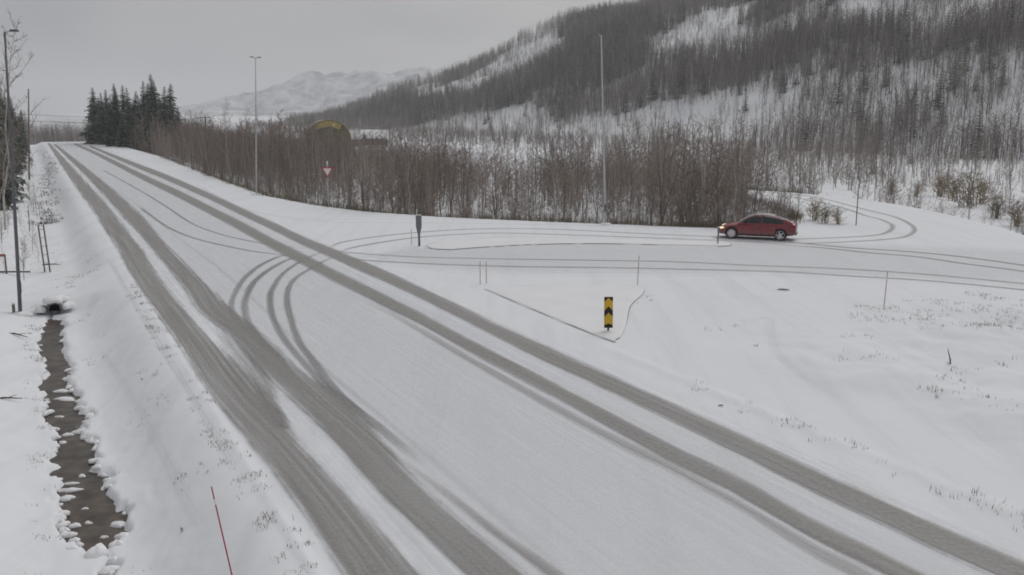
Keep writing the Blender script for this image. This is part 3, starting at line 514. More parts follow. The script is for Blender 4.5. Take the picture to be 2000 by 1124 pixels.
# ------------------------------------------------------------------ grey island posts seen from behind
def marker_post(key, h, label, k=1.0):
    root = thing('marker_post', P(key, .07), label, 'marker post', 'grey marker posts on the splitter island')
    mb = MB(); mb.tube([(0, 0, -.15), (0, 0, h - .5 * k)], .065 * k ** .6, 8); mb.build('post', M['darksteel'], root, True)
    mb = MB(); mb.prism([(-.06 * k, h - 1.15 * k), (.06 * k, h - 1.15 * k), (.17 * k, h - .62 * k), (.17 * k, h), (-.17 * k, h), (-.17 * k, h - .62 * k)], -.09, -.066); mb.build('board', M['signback'], root, bevel=.006)
    mb = MB(); mb.box((-.15 * k, -.066, h - .3), (.15 * k, -.05, h - .24)); mb.build('bracket', M['steel'], root)
    mb = MB(); mb.box((-.16 * k, -.10, h + .001), (.16 * k, -.03, h + .05)); mb.build('snow_cap', M['clump'], root, bevel=.02)
marker_post('bollard_a', 1.72, 'grey marker post with flared board on the left end of the splitter island')
marker_post('bollard_b', .95, 'short grey marker post on the island end right in front of the red car bumper', .42)

# ------------------------------------------------------------------ yellow and black arrow marker
root = thing('arrow_marker', P('arrow', .04), 'yellow and black chevron marker board on the triangular island', 'marker board', rot=(0, -.012, .0))
Wd, z0, z1 = .155, .12, 1.24
mb = MB(); mb.tube([(0, 0, -.15), (0, 0, 1.1)], .038, 8); mb.build('post', M['darksteel'], root, True)
mb = MB(); mb.box((-Wd, -.075, z0), (Wd, -.045, z1)); mb.build('board', M['yellow'], root, bevel=.01)
def chev(za, zb, rise=.16, cut=None):
    mb = MB(); mb.prism([(-Wd + .004, za), (0, za + rise), (Wd - .004, za), (Wd - .004, zb), (0, zb + rise), (-Wd + .004, zb)], -.082, -.0755); mb.build('chevron', M['blacksheet'], root)
chev(.52, .74)
mb = MB(); mb.prism([(-Wd + .004, z1 - .18), (0, z1 - .03), (Wd - .004, z1 - .18), (Wd - .004, z1 - .004), (-Wd + .004, z1 - .004)], -.082, -.0755); mb.build('chevron', M['blacksheet'], root)
mb = MB(); mb.prism([(-Wd + .004, z0 + .004), (Wd - .004, z0 + .004), (Wd - .004, z0 + .10), (0, z0 + .16), (-Wd + .004, z0 + .10)], -.082, -.0755); mb.build('chevron', M['blacksheet'], root)
mb = MB(); mb.box((-.62, -.10, -.06), (.05, .02, -.01)); mb.build('foot_plate', M['darksteel'], root, bevel=.01)

# ------------------------------------------------------------------ give-way sign
root = thing('give_way_sign', P('yield_'), 'inverted red and white triangular give-way sign before the thicket', 'road sign')
mb = MB(); mb.tube([(0, 0, -.2), (0, 0, 3.75)], .04, 8); mb.build('post', M['steel'], root, True)
def tri(w, top, d0, d1, m, nm):
    hgt = w * .866; mb = MB(); mb.prism([(0, top - hgt), (w / 2, top), (-w / 2, top)], d0, d1); mb.build(nm, M[m], root, bevel=.006)
tri(.98, 3.25, -.075, -.05, 'signred', 'border'); tri(.70, 3.17, -.082, -.0755, 'signwhite', 'face')
mb = MB(); mb.box((-.05, -.06, 3.45), (.05, .06, 3.76)); mb.build('snow_cap', M['clump'], root, bevel=.03)

# ------------------------------------------------------------------ left verge posts
root = thing('ladder_post', P('frame_post'), 'two-legged grey post with small rungs on the left verge', 'post', rot=(0, -.05, .2))
for x in (-.13, .13):
    mb = MB(); mb.tube([(x, 0, -.2), (x, 0, 2.55)], .04, 7); mb.build('leg', M['wood'], root, True)
for z in np.linspace(.5, 2.3, 5):
    mb = MB(); mb.box((-.13, -.012, z - .018), (.13, .012, z + .018)); mb.build('rung', M['steel'], root)
root = thing('reflector_post', P('edge_post'), 'low post with a faded red top plate at the far left edge', 'post')
mb = MB(); mb.tube([(0, 0, -.2), (0, 0, .95)], .045, 7); mb.build('shaft', M['wood'], root, True)
mb = MB(); mb.box((-.55, -.03, .88), (.05, .0, 1.02)); mb.build('plate', M['orange'], root, bevel=.008)
mb = MB(); mb.box((-.7, .02, .05), (1.2, .08, .13)); mb.build('rail', M['wood'], root, bevel=.008)
root = thing('wooden_stub', P('stub') + Vector((-.12, 0, 0)), 'short weathered wooden stub at the foot of the left lamp mast', 'post')
mb = MB(); mb.tube([(0, 0, -.2), (0, 0, .42)], [.07, .06], 8); mb.build('stub', M['wood'], root, True)
mb = MB(); mb.tube([(0, 0, .42), (0, 0, .5)], [.075, .03], 8); mb.build('snow_cap', M['clump'], root, True)

# ------------------------------------------------------------------ drain covers and scraps on the snow
for key, r, lab in (('drain', .27, 'dark round drain cover showing through the open snow'), ('spot_a', .07, 'small dark marker stub poking through snow beside the right lane')):
    x, y = T['PTS'][key]; root = thing('drain_cover' if r > .1 else 'marker_stub', (x, y, zf(x, y)), lab, 'drain cover' if r > .1 else 'stub')
    mb = MB(); mb.lathe([(.002, .02), (r * .8, .022), (r, .01), (r * 1.02, -.05)], 18, 'z'); mb.build('lid', M['blacksheet'], root, True)
    mb = MB(); mb.lathe([(r * .99, .012), (r * 1.12, .03), (r * 1.35, .0), (r * 1.36, -.05)], 18, 'z'); mb.build('snow_rim', M['clump'], root, True)

# ------------------------------------------------------------------ the red car
def car():
    f, r_ = Vector((*T['PTS']['car_f'], 0)), Vector((*T['PTS']['car_r'], 0)); d = (f - r_).normalized()
    ang = math.atan2(d.y, d.x); side_off = Vector((math.sin(ang), -math.cos(ang), 0))  # towards the right of heading
    left = Vector((-math.sin(ang), math.cos(ang), 0)); near = left if left.dot(-f) > 0 else -left
    org = r_ - d * .92 - near * .84
    root = thing('car', (org.x, org.y, 0.012), 'dark red hatchback driving left with its headlights on', 'car', rot=(0, 0, ang))
    paint = mat('dark_red_paint', (.215, .014, .022), .35, .2, 1.5, spec=.6, bump=0)
    pn = paint.node_tree.nodes; pl_ = paint.node_tree.links; pb = pn['Principled BSDF']; pb.inputs['Coat Weight'].default_value = .4
    src = pb.inputs['Base Color'].links[0].from_socket; tcn = pn.new('ShaderNodeTexCoord'); sx = pn.new('ShaderNodeSeparateXYZ'); pl_.new(tcn.outputs['Object'], sx.inputs[0])
    dr_ = pn.new('ShaderNodeMapRange'); dr_.inputs['From Min'].default_value = .62; dr_.inputs['From Max'].default_value = .20; dr_.inputs['To Max'].default_value = .75; pl_.new(sx.outputs['Z'], dr_.inputs['Value'])
    dm = pn.new('ShaderNodeMix'); dm.data_type = 'RGBA'; dm.inputs['B'].default_value = (.20, .13, .115, 1); pl_.new(dr_.outputs['Result'], dm.inputs['Factor']); pl_.new(src, dm.inputs['A']); pl_.new(dm.outputs['Result'], pb.inputs['Base Color'])
    glass = mat('tinted_glass', (.015, .018, .017), .08, .1, 2, spec=.6)
    roofm = mat('dusted_roof_glass', (.30, .31, .32), .5, .3, 5, spec=.4)
    st = [  # x, half width, bottom, top
        (.0, .66, .42, .80), (.05, .78, .34, .98), (.2, .86, .28, 1.06), (.55, .91, .24, 1.06), (.95, .93, .22, 1.04), (1.5, .935, .20, 1.01), (2.2, .935, .20, .99), (2.9, .935, .20, .97),
        (3.3, .93, .21, .96), (3.8, .92, .22, .90), (4.2, .89, .23, .80), (4.48, .83, .25, .70), (4.62, .74, .29, .60), (4.69, .60, .36, .50)]
    X = [s[0] for s in st]
    def ring(w, zb, zt):
        h = zt - zb; half = [(0, zb), (w * .86, zb), (w * .985, zb + .12 * h), (w, zb + .38 * h), (w * .985, zb + .62 * h), (w * .955, zb + .86 * h), (w * .86, zb + .97 * h), (w * .5, zt), (0, zt + .012)]
        return half
    def rings(off=0):
        return [[(x, y + (off if y > .3 else 0), z) for y, z in ring(w, zb, zt)] for x, w, zb, zt in st]
    mb = MB(); R0 = rings(); n = len(R0[0]); full = []
    for R_ in R0: full.append(R_ + [(x, -y, z) for x, y, z in R_[-2:0:-1]])
    m = len(full[0]); vs = [p for F in full for p in F]; fs = [(i * m + k, i * m + (k + 1) % m, (i + 1) * m + (k + 1) % m, (i + 1) * m + k) for i in range(len(full) - 1) for k in range(m)]
    fs += [tuple(range(m)), tuple(range((len(full) - 1) * m, len(full) * m))]
    mb.add(vs, fs); b = mb.build('body', paint, root, True)
    sub = b.modifiers.new('sub', 'SUBSURF'); sub.levels = 1; sub.render_levels = 2
    def body_y(x, z):
        w = np.interp(x, X, [s[1] for s in st]); zb = np.interp(x, X, [s[2] for s in st]); zt_ = np.interp(x, X, [s[3] for s in st])
        rr = ring(w, zb, zt_); zz = [p[1] for p in rr[1:7]]; yy = [p[0] for p in rr[1:7]]
        return float(np.interp(z, zz, yy))
    def patch(name, material, xs, zlo, zhi, off, parent, fn=body_y, nz=6, sgns=(1, -1)):
        res = []
        for sg in sgns:
            mb = MB(); vs = []
            for i, x in enumerate(xs):
                lo = zlo(x) if callable(zlo) else zlo; hi = zhi(x) if callable(zhi) else zhi
                for k in range(nz + 1):
                    z = lo + (hi - lo) * k / nz; vs.append((x, sg * (fn(x, z) + off), z))
            nx = len(xs); mb.add(vs, [(i * (nz + 1) + k, i * (nz + 1) + k + 1, (i + 1) * (nz + 1) + k + 1, (i + 1) * (nz + 1) + k) for i in range(nx - 1) for k in range(nz)])
            o = mb.build(name, material, parent, True); so = o.modifiers.new('t', 'SOLIDIFY'); so.thickness = .012; so.offset = 0; res.append((o, sg))
        return res
    # cabin
    cab = [(.20, .70, 1.09), (.6, .66, 1.28), (1.15, .63, 1.43), (1.7, .61, 1.505), (2.1, .60, 1.52), (2.45, .60, 1.49), (2.8, .60, 1.38), (3.15, .62, 1.20), (3.5, .66, .98)]
    CX = [c[0] for c in cab]
    def cab_w(x, z):
        wt = np.interp(x, CX, [c[1] for c in cab]); zt_ = np.interp(x, CX, [c[2] for c in cab]); zb = .90
        t = np.clip((z - zb) / max(zt_ - .03 - zb, .01), 0, 1); return float(.875 * (1 - t) + wt * t + .03 * math.sin(math.pi * t))
    full = []
    for x, w, zt_ in cab:
        hs_ = [(.875, .90)] + [(cab_w(x, .90 + (zt_ - .03 - .90) * k / 4), .90 + (zt_ - .03 - .90) * k / 4) for k in (1, 2, 3, 4)] + [(w * .8, zt_), (w * .4, zt_ + .015), (0, zt_ + .018)]
        full.append([(x, y, z) for y, z in hs_] + [(x, -y, z) for y, z in hs_[-2::-1]])
    m = len(full[0]); mb = MB(); mb.add([p for F in full for p in F], [(i * m + k, i * m + k + 1, (i + 1) * m + k + 1, (i + 1) * m + k) for i in range(len(full) - 1) for k in range(m - 1)])
    mb.build('cabin', paint, root, True)
    top = lambda x: float(np.interp(x, CX, [c[2] for c in cab]))
    # roof glass, windscreen, rear window as panels following the cabin
    def over(name, material, x0, x1, wf, off):
        xs = np.linspace(x0, x1, 9); mb = MB(); vs = []; ny = 8
        for x in xs:
            w = np.interp(x, CX, [c[1] for c in cab]) * wf
            for k in range(ny + 1):
                y = -w + 2 * w * k / ny; t = abs(y) / (w / wf); z = top(x) + (.018 * (1 - (t / .8) ** 2) if t < .8 else -.03 * (t - .8) / .2)
                vs.append((x, y, z + off))
        mb.add(vs, [(i * (ny + 1) + k, i * (ny + 1) + k + 1, (i + 1) * (ny + 1) + k + 1, (i + 1) * (ny + 1) + k) for i in range(8) for k in range(ny)])
        mb.build(name, material, root, True)
    over('roof_panel', roofm, 1.35, 2.52, .92, .006); over('windscreen', roofm, 2.58, 3.46, .95, .007); over('rear_window', glass, .34, 1.28, .86, .006)
    # side windows
    lo = lambda x: 1.0 + .012 * abs(x - 2.0)
    wtop = lambda x: max(lo(x) + .012, top(x) - .075)
    patch('side_window', glass, np.linspace(2.08, 3.22, 9), lo, wtop, .007, root, cab_w)
    patch('side_window', glass, np.linspace(.78, 2.02, 9), lo, wtop, .007, root, cab_w)
    # doors with handles
    for x0, x1 in ((2.10, 3.14), (1.18, 2.06)):
        for o, sg in patch('door', paint, np.linspace(x0, x1, 8), .30, .90, .007, root):
            mb = MB(); xh = x0 + .12; y = sg * (body_y(xh + .1, .80) + .02); mb.box((xh, y - .012, .78), (xh + .22, y + .012, .81)); mb.build('handle', M['darksteel'], o, bevel=.005)
    patch('sill', M['black'], np.linspace(1.35, 3.4, 10), .215, .285, .008, root)
    # wheels
    for x in (.92, 3.80):
        for sg in (1, -1):
            mb = MB(); y = sg * (body_y(x, .45) + .004)
            mb.add([(x + .405 * math.cos(a), y, .345 + .405 * math.sin(a)) for a in np.linspace(-.35, math.pi + .35, 20)] + [(x, y, .3)], [(k, k + 1, 20) for k in range(19)])
            mb.build('wheel_arch', M['black'], root)
            mb = MB(); mb.lathe([(.215, -.11), (.30, -.115), (.335, -.085), (.345, 0), (.335, .085), (.30, .115), (.215, .11)], 28); t = mb.build('wheel', M['black'], root, True); t.location = (x, sg * .855, .345)
            mb = MB(); mb.lathe([(.002, sg * .085), (.07, sg * .09), (.10, sg * .07), (.225, sg * .07), (.262, sg * .118), (.255, sg * .121), (.225, sg * .09)], 28)
            mb.build('rim', mat('snowy_rim', (.78, .76, .76), .6, .15, 8), t, True)
            mb = MB()
            for k in range(5):
                a = 6.2832 * k / 5; e = Vector((math.cos(a), 0, math.sin(a))); q = Vector((-math.sin(a), 0, math.cos(a)))
                mb.add([e * .05 + q * .03 + Vector((0, sg * .105, 0)), e * .05 - q * .03 + Vector((0, sg * .105, 0)), e * .24 - q * .022 + Vector((0, sg * .114, 0)), e * .24 + q * .022 + Vector((0, sg * .114, 0))], [(0, 1, 2, 3)])
            o = mb.build('spokes', M['signwhite'], t); so = o.modifiers.new('t', 'SOLIDIFY'); so.thickness = .02
    # lights, bumper trim, mirrors, plate
    lampm = mat('lit_headlight', (.9, .85, .75), .3, 0, 5, emit=(1, .74, .42), estr=.75)
    for sg in (1, -1):
        mb = MB(); mb.add([(4.30, sg * .872, .63), (4.30, sg * .868, .71), (4.44, sg * .80, .715), (4.55, sg * .70, .68), (4.60, sg * .62, .615), (4.52, sg * .77, .58)], [(0, 1, 2, 3, 4, 5)])
        o = mb.build('headlight', lampm, root); so = o.modifiers.new('t', 'SOLIDIFY'); so.thickness = .06; so.offset = 0
        patch('taillight', mat('tail_lens', (.25, .01, .012), .25, .1, 5), np.linspace(.06, .34, 5), .84, .96, .008, root, nz=3, sgns=(sg,))
        mb = MB(); mb.add([(3.02, sg * .86, .98), (3.02, sg * .90, 1.0), (2.92, sg * 1.04, .99), (2.92, sg * 1.06, 1.11), (3.05, sg * 1.05, 1.11), (3.08, sg * 1.03, 1.0), (3.02, sg * .88, 1.03), (3.06, sg * .92, 1.08)], [(0, 1, 2, 5), (2, 3, 4, 5), (1, 6, 7, 3, 2), (7, 3, 4), (0, 5, 4, 7, 6)])
        mb.build('mirror', M['black'], root, bevel=.01)
    mb = MB(); mb.box((4.60, -.55, .33), (4.70, .55, .43)); mb.build('grille', M['black'], root, bevel=.03)
    mb = MB(); mb.box((4.694, -.26, .44), (4.706, .26, .54)); mb.build('number_plate', M['signwhite'], root)
    mb = MB(); mb.box((-.015, -.6, .33), (.06, .6, .42)); mb.build('rear_bumper_trim', M['black'], root, bevel=.02)
car()

# ------------------------------------------------------------------ trees: prototypes
def birch(seed, h, nb, nt_, tw=.016, spread=.26, start=.22, stems=1, segs=6, up=(.6, 1.2), stout=1.0):
    rg = random.Random(seed); tr, cr = MB(), MB()
    for s in range(stems):
        hh = h * (1 if s == 0 else rg.uniform(.6, .95)); a0 = rg.uniform(0, 6.28); lean = rg.uniform(0, .09) if s == 0 else rg.uniform(.08, .32)
        off = Vector((rg.uniform(-.25, .25), rg.uniform(-.25, .25), 0)) if s else Vector((0, 0, 0)); pts = []
        for i in range(segs + 1):
            t = i / segs; pts.append(off + Vector((math.cos(a0) * lean * hh * t ** 1.3 + rg.uniform(-.09, .09) * hh * .15, math.sin(a0) * lean * hh * t ** 1.3 + rg.uniform(-.09, .09) * hh * .15, hh * t - .25 * (i == 0))))
        r0 = (.0066 * hh + .007) * stout; tr.tube(pts, [r0 * (1 - .9 * i / segs) for i in range(segs + 1)], 5, cap=False)
        def on(t):
            q = t * segs; i = min(int(q), segs - 1); return pts[i].lerp(pts[i + 1], q - i)
        for b in range(nb):
            t = start + (.98 - start) * (b + rg.random()) / nb; ln = hh * spread * (1.08 - t) ** .8 * rg.uniform(.6, 1.25) + .15
            a = rg.uniform(0, 6.28); el = rg.uniform(*up); d = Vector((math.cos(a) * math.cos(el), math.sin(a) * math.cos(el), math.sin(el)))
            p0 = on(t); p1 = p0 + d * ln * .5; d2 = (d + Vector((0, 0, rg.uniform(-.1, .5)))).normalized(); p2 = p1 + d2 * ln * .5
            rb = max(tw * .55, .35 * r0 * (1 - .8 * t)); cr.tube([p0, p1, p2], [rb, rb * .7, rb * .3], 3, cap=False)
            for k in range(nt_):
                q = rg.uniform(.15, 1); pp = p0.lerp(p1, q * 2) if q < .5 else p1.lerp(p2, q * 2 - 1)
                dd = (d * .7 + Vector((rg.gauss(0, .6), rg.gauss(0, .6), rg.gauss(.25, .5)))).normalized(); l_ = rg.uniform(.18, .42) * (ln * .5 + .35)
                sd = dd.cross(Vector((rg.gauss(0, 1), rg.gauss(0, 1), rg.gauss(0, 1)))).normalized() * tw * rg.uniform(.6, 1.2)
                cr.add([pp - sd * .5, pp + sd * .5, pp + dd * l_], [(0, 1, 2)])
                if rg.random() < .6:
                    pm = pp + dd * l_ * .5; d3 = (dd + Vector((rg.gauss(0, .6), rg.gauss(0, .6), rg.gauss(.1, .5)))).normalized()
                    cr.add([pm - sd * .4, pm + sd * .4, pm + d3 * l_ * .6], [(0, 1, 2)])
    return tr, cr
def spruce(seed, h, lev=26, br=8, w=.19):
    rg = random.Random(seed); tr, cr = MB(), MB()
    tr.tube([(0, 0, -.3), (0, 0, h * .5), (0, 0, h)], [.012 * h + .03, .008 * h, .01], 6, cap=False)
    for i in range(lev):
        t = (i + .5) / lev; z = h * (.05 + .95 * t); R_ = h * w * (1 - t) ** .75 * rg.uniform(.8, 1.12) + .12
        n = max(4, int(br * (1 - .4 * t)))
        for k in range(n):
            a = 6.2832 * k / n + rg.uniform(-.35, .35); ln = R_ * rg.uniform(.65, 1.2); c_, s_ = math.cos(a), math.sin(a); dr = rg.uniform(.10, .45)
            bw = ln * rg.uniform(.28, .44) + .10; seg = 4; mi = 1 if rg.random() < .26 else 0
            for q in range(seg):
                r0, r1 = ln * q / seg, ln * (q + 1.25) / seg; zz0 = z - dr * ln * (q / seg) ** 1.2; zz1 = z - dr * ln * min(1.1, (q + 1.25) / seg) ** 1.2
                wq = bw * (1 - .6 * q / seg)
                for sg in (-1, 1):
                    j = rg.uniform(.6, 1.3)
                    cr.add([(c_ * r0, s_ * r0, zz0), (c_ * r1, s_ * r1, zz1), (c_ * (r0 + r1) * .55 - s_ * sg * wq * j, s_ * (r0 + r1) * .55 + c_ * sg * wq * j, (zz0 + zz1) / 2 - rg.uniform(.35, 1.1) * wq)], [(0, 1, 2)], mi)
    for k in range(3):
        a = k * 2.1; cr.add([(0, 0, h * 1.02), (.05 * math.cos(a), .05 * math.sin(a), h * .93), (-.04 * math.sin(a), .04 * math.cos(a), h * .92)], [(0, 1, 2)])
    return tr, cr
def proto_meshes(tr, cr, nm, m1, m2): return tr.mesh(nm + '_trunk', m1), cr.mesh(nm + '_crown', m2)
NEAR = [proto_meshes(*birch(100 + i, rngh, int(nb * 1.25), ntw + 4, .02, sp * 1.45, stt * .7, stm, up=(.15, 1.1)), 'birch', M['bark'], M['twig'])
        for i, (rngh, nb, ntw, sp, stt, stm) in enumerate([(7, 24, 9, .20, .25, 1), (7, 26, 9, .24, .2, 2), (7, 22, 10, .20, .3, 1), (7, 18, 9, .22, .15, 3), (7, 28, 8, .26, .22, 1), (7, 16, 10, .2, .12, 3), (7, 20, 11, .18, .3, 2), (7, 14, 11, .25, .1, 4)])]
SPR = [proto_meshes(*spruce(200 + i, 10, 40, 9, w), 'spruce', M['sprucebark'], [M['needle'], M['needle_snow']]) for i, w in enumerate((.20, .17, .23, .15))]
def joined(tr, cr, nm, m1, m2):
    mb = MB(); mb.add(tr.v, tr.f, 0); k = len(m2) if isinstance(m2, list) else 1
    o = len(mb.v); mb.v += cr.v; mb.f += [tuple(i + o for i in f) for f in cr.f]; mb.m += [1 + q for q in cr.m]
    me = mb.mesh(nm, [m1] + (m2 if isinstance(m2, list) else [m2])); return bpy.data.objects.new(nm, me)
def proto_collection(name, objs):
    c = bpy.data.collections.new(name)
    for i, o in enumerate(objs): o.name = '%s_%02d' % (name, i); c.objects.link(o)
    return c
FARP = proto_collection('far_birch_kinds', [joined(*birch(300 + i, 8, nb + 1, nt_ + 1, tw, sp * 1.5, stt, stm, 5, (.2, 1.1), 1.5), 'far', M['bark_far'], M['twig_far']) for i, (nb, nt_, tw, sp, stt, stm) in enumerate([(12, 6, .055, .22, .3, 1), (12, 6, .055, .26, .25, 2), (10, 6, .06, .2, .38, 1), (14, 6, .05, .24, .15, 2), (9, 5, .06, .2, .45, 1)])]
                        + [joined(*spruce(330 + i, 9, 14, 6, .17), 'farspruce', M['sprucebark'], [M['needle'], M['needle_snow']]) for i in range(2)])
NEARP = proto_collection('thicket_birch_kinds', [joined(*birch(400 + i, 7, 18, 11, .03, .33, .12, st_, 5, (.15, 1.1)), 'mid', M['bark'], M['twig']) for i, st_ in enumerate((1, 2, 3, 2, 1))])
def scatter(name, pts, scl, idx, coll, label, cat=None):
    n = len(pts); me = bpy.data.meshes.new(name); me.vertices.add(n); me.vertices.foreach_set('co', np.asarray(pts, np.float32).ravel())
    rs = np.random.RandomState(n)
    rot = np.stack([rs.normal(0, .05, n), rs.normal(0, .05, n), rs.uniform(0, 6.28, n)], -1).astype(np.float32)
    a = me.attributes.new('rot', 'FLOAT_VECTOR', 'POINT'); a.data.foreach_set('vector', rot.ravel())
    a = me.attributes.new('scl', 'FLOAT', 'POINT'); a.data.foreach_set('value', np.asarray(scl, np.float32))
    a = me.attributes.new('idx', 'INT', 'POINT'); a.data.foreach_set('value', np.asarray(idx, np.int32))
    o = bpy.data.objects.new(name, me); COL.objects.link(o)
    g = bpy.data.node_groups.new(name, 'GeometryNodeTree'); g.interface.new_socket('Geometry', in_out='INPUT', socket_type='NodeSocketGeometry'); g.interface.new_socket('Geometry', in_out='OUTPUT', socket_type='NodeSocketGeometry')
    N = g.nodes.new; gi, go = N('NodeGroupInput'), N('NodeGroupOutput'); ip = N('GeometryNodeInstanceOnPoints'); ci = N('GeometryNodeCollectionInfo')
    ci.inputs['Collection'].default_value = coll; ci.inputs['Separate Children'].default_value = True; ci.inputs['Reset Children'].default_value = True
    def na(nm, t):
        q = N('GeometryNodeInputNamedAttribute'); q.data_type = t; q.inputs['Name'].default_value = nm; return q.outputs['Attribute']
    e2r = N('FunctionNodeEulerToRotation'); l = g.links.new
    l(na('rot', 'FLOAT_VECTOR'), e2r.inputs[0]); l(e2r.outputs[0], ip.inputs['Rotation']); l(na('scl', 'FLOAT'), ip.inputs['Scale']); l(na('idx', 'INT'), ip.inputs['Instance Index'])
    ip.inputs['Pick Instance'].default_value = True
    l(gi.outputs[0], ip.inputs['Points']); l(ci.outputs[0], ip.inputs['Instance']); l(ip.outputs[0], go.inputs[0])
    md = o.modifiers.new('scatter', 'NODES'); md.node_group = g
    tag(o, label, cat, None, 'stuff'); return o
def project(x, y, z):
    c, s = math.cos(PITCH), math.sin(PITCH); zc = y * c - (z - CAM_H) * s; up = y * s + (z - CAM_H) * c
    return 1000 + 1850 * x / zc, 562 - 1850 * up / zc
def put_tree(name, loc, meshes, scale, rotz, label, cat, group):
    root = thing(name, loc, label, cat, group, (random.gauss(0, .07), random.gauss(0, .07), rotz)); root.scale = scale
    for nm, me in zip(('trunk', 'crown'), meshes):
        o = bpy.data.objects.new(nm, me); COL.objects.link(o); o.parent = root
    return root

# ------------------------------------------------------------------ the thicket below the road
rs = np.random.RandomState(11)
N0 = 26000; U = rs.uniform(38, 330, N0); V = rs.uniform(17, 105, N0); X_, Y_ = xy(U, V)
D_ = poly_sdf(X_, Y_, EDGE); PX, PY = project(X_, Y_, 0 * X_)
depth = np.where(PX > 1340, 13, 42)
keep = ((D_ > 1.2) | ((PX > 1390) & (D_ > .25))) & (D_ < depth) & (PX > 255) & (PX < 1600) & (rs.rand(N0) < np.where(D_ < 12, .80, .50)) & (V > 17.4)
keep &= ~((PX > 1470) & (rs.rand(N0) < .35))
keep &= (rs.rand(N0) < -.05 + 2.1 * fbm(X_ * .13, Y_ * .13, 2, 8))
# nothing of the thicket stands on the side road beyond it
X_, Y_, D_, PX = X_[keep], Y_[keep], D_[keep], PX[keep]
dist = np.hypot(X_, Y_); o_ = np.argsort(dist); X_, Y_, D_, PX, dist = X_[o_], Y_[o_], D_[o_], PX[o_], dist[o_]
sel = []; cell = {}
for i in range(len(X_)):
    k = (int(X_[i] / 1.0), int(Y_[i] / 1.0))
    if cell.get(k, 0) < 1: cell[k] = 1; sel.append(i)
X_, Y_, D_, PX, dist = (q[sel] for q in (X_, Y_, D_, PX, dist))
Z_ = zs(X_, Y_)
H_ = rs.uniform(4.0, 7.6, len(X_)) * (1 - .5 * (rs.rand(len(X_)) < .35)) * (1 + .22 * (rs.rand(len(X_)) < .08)) * (.52 + 1.05 * fbm(X_ * .10, Y_ * .10, 2, 18)) * np.where(PX > 1390, .85, .55 + .45 * sstep(.5, 5, D_)) * np.where(PX > 1480, .85, np.where(PX > 1290, 1.22, 1))
H_ *= np.where(PX < 420, 1.12, 1.0)
def zone(px):
    if px < 480: return 'leafless birch at the thicket front left of the double lamp mast'
    if px < 650: return 'leafless birch at the thicket front left of the give-way sign'
    if px < 840: return 'leafless birch at the thicket front just right of the give-way sign'
    if px < 1180: return 'leafless birch at the thicket front behind the long splitter island'
    if px < 1400: return 'leafless birch at the thicket front just left of the red car'
    return 'leafless birch at the thicket end directly behind the red car'
NI = 300
for i in range(min(NI, len(X_))):
    hgt = H_[i] / 7.; w = hgt * rs.uniform(.95, 1.45)
    kd = rs.randint(len(NEAR)); stem_word = ('single-stemmed', 'twin-stemmed', 'single-stemmed', 'bushy', 'single-stemmed', 'bushy', 'twin-stemmed', 'bushy')[kd]
    size_word = 'tall' if H_[i] > 5.6 else ('low' if H_[i] < 3.4 else 'middling')
    put_tree('birch_tree', (X_[i], Y_[i], Z_[i]), NEAR[kd], (w, w, hgt), rs.uniform(0, 6.28), size_word + ' ' + stem_word + ' ' + zone(PX[i]), 'tree', 'leafless birches along the thicket front')
rest = slice(NI, None)
scatter('birch_thicket', np.stack([X_[rest], Y_[rest], Z_[rest]], -1), H_[rest] / 7., rs.randint(0, 5, len(X_[rest])), NEARP, 'brown leafless thicket of young birches below the road', 'thicket')

# ------------------------------------------------------------------ woods on the hillside, the valley and beyond the crest
N1 = 125000; U = rs.uniform(60, 860, N1); V = rs.uniform(120, 470, N1); X1, Y1 = xy(U, V); Z1 = zs(X1, Y1); PX1, PY1 = project(X1, Y1, Z1)
dn = dens_at(X1, Y1); dn = np.where(V < 196, .16, dn)
k1 = (PX1 > 480) & (PX1 < 2250) & (PY1 > -160) & (rs.rand(N1) < dn * .85) & (Y1 > 20)
X1, Y1, Z1, V1, dn1 = X1[k1], Y1[k1], Z1[k1], V[k1], dn[k1]
hh = rs.uniform(.75, 1.5, len(X1)) * np.where(V1 < 196, .55, 1.) * (.75 + .35 * dn1)
ix = rs.randint(0, 5, len(X1)); ix = np.where(rs.rand(len(X1)) < np.where(dn1 > .45, .05 + .16 * (fbm(X1 * .012, Y1 * .012, 2, 55) > .52), .008), rs.randint(5, 7, len(X1)), ix)
scatter('hillside_wood', np.stack([X1, Y1, Z1], -1), hh, ix, FARP, 'leafless birch wood with scattered conifers covering the snowy hillside', 'wood')
N4 = 9000; U = rs.uniform(20, 200, N4); V = rs.uniform(55, 205, N4); X4, Y4 = xy(U, V); d4 = poly_sdf(X4, Y4, EDGE); Z4 = zs(X4, Y4); PX4, PY4 = project(X4, Y4, Z4)
k4 = (PX4 > 1430) & (PX4 < 2150) & (d4 > 1.5) & (rs.rand(N4) < np.where(d4 < 25, .8, .35)) & (fbm(X4 * .11, Y4 * .11, 3, 66) > .44)
X4, Y4, Z4, d4 = X4[k4], Y4[k4], Z4[k4], d4[k4]
scatter('bend_scrub', np.stack([X4, Y4, Z4], -1), rs.uniform(.12, .48, len(X4)) * (1 + .5 * (rs.rand(len(X4)) < .12)) * np.where(PX4[k4] < 1720, 1.75, 1), rs.randint(0, 5, len(X4)), NEARP, 'brown leafless scrub filling the low ground beyond the bend', 'scrub')
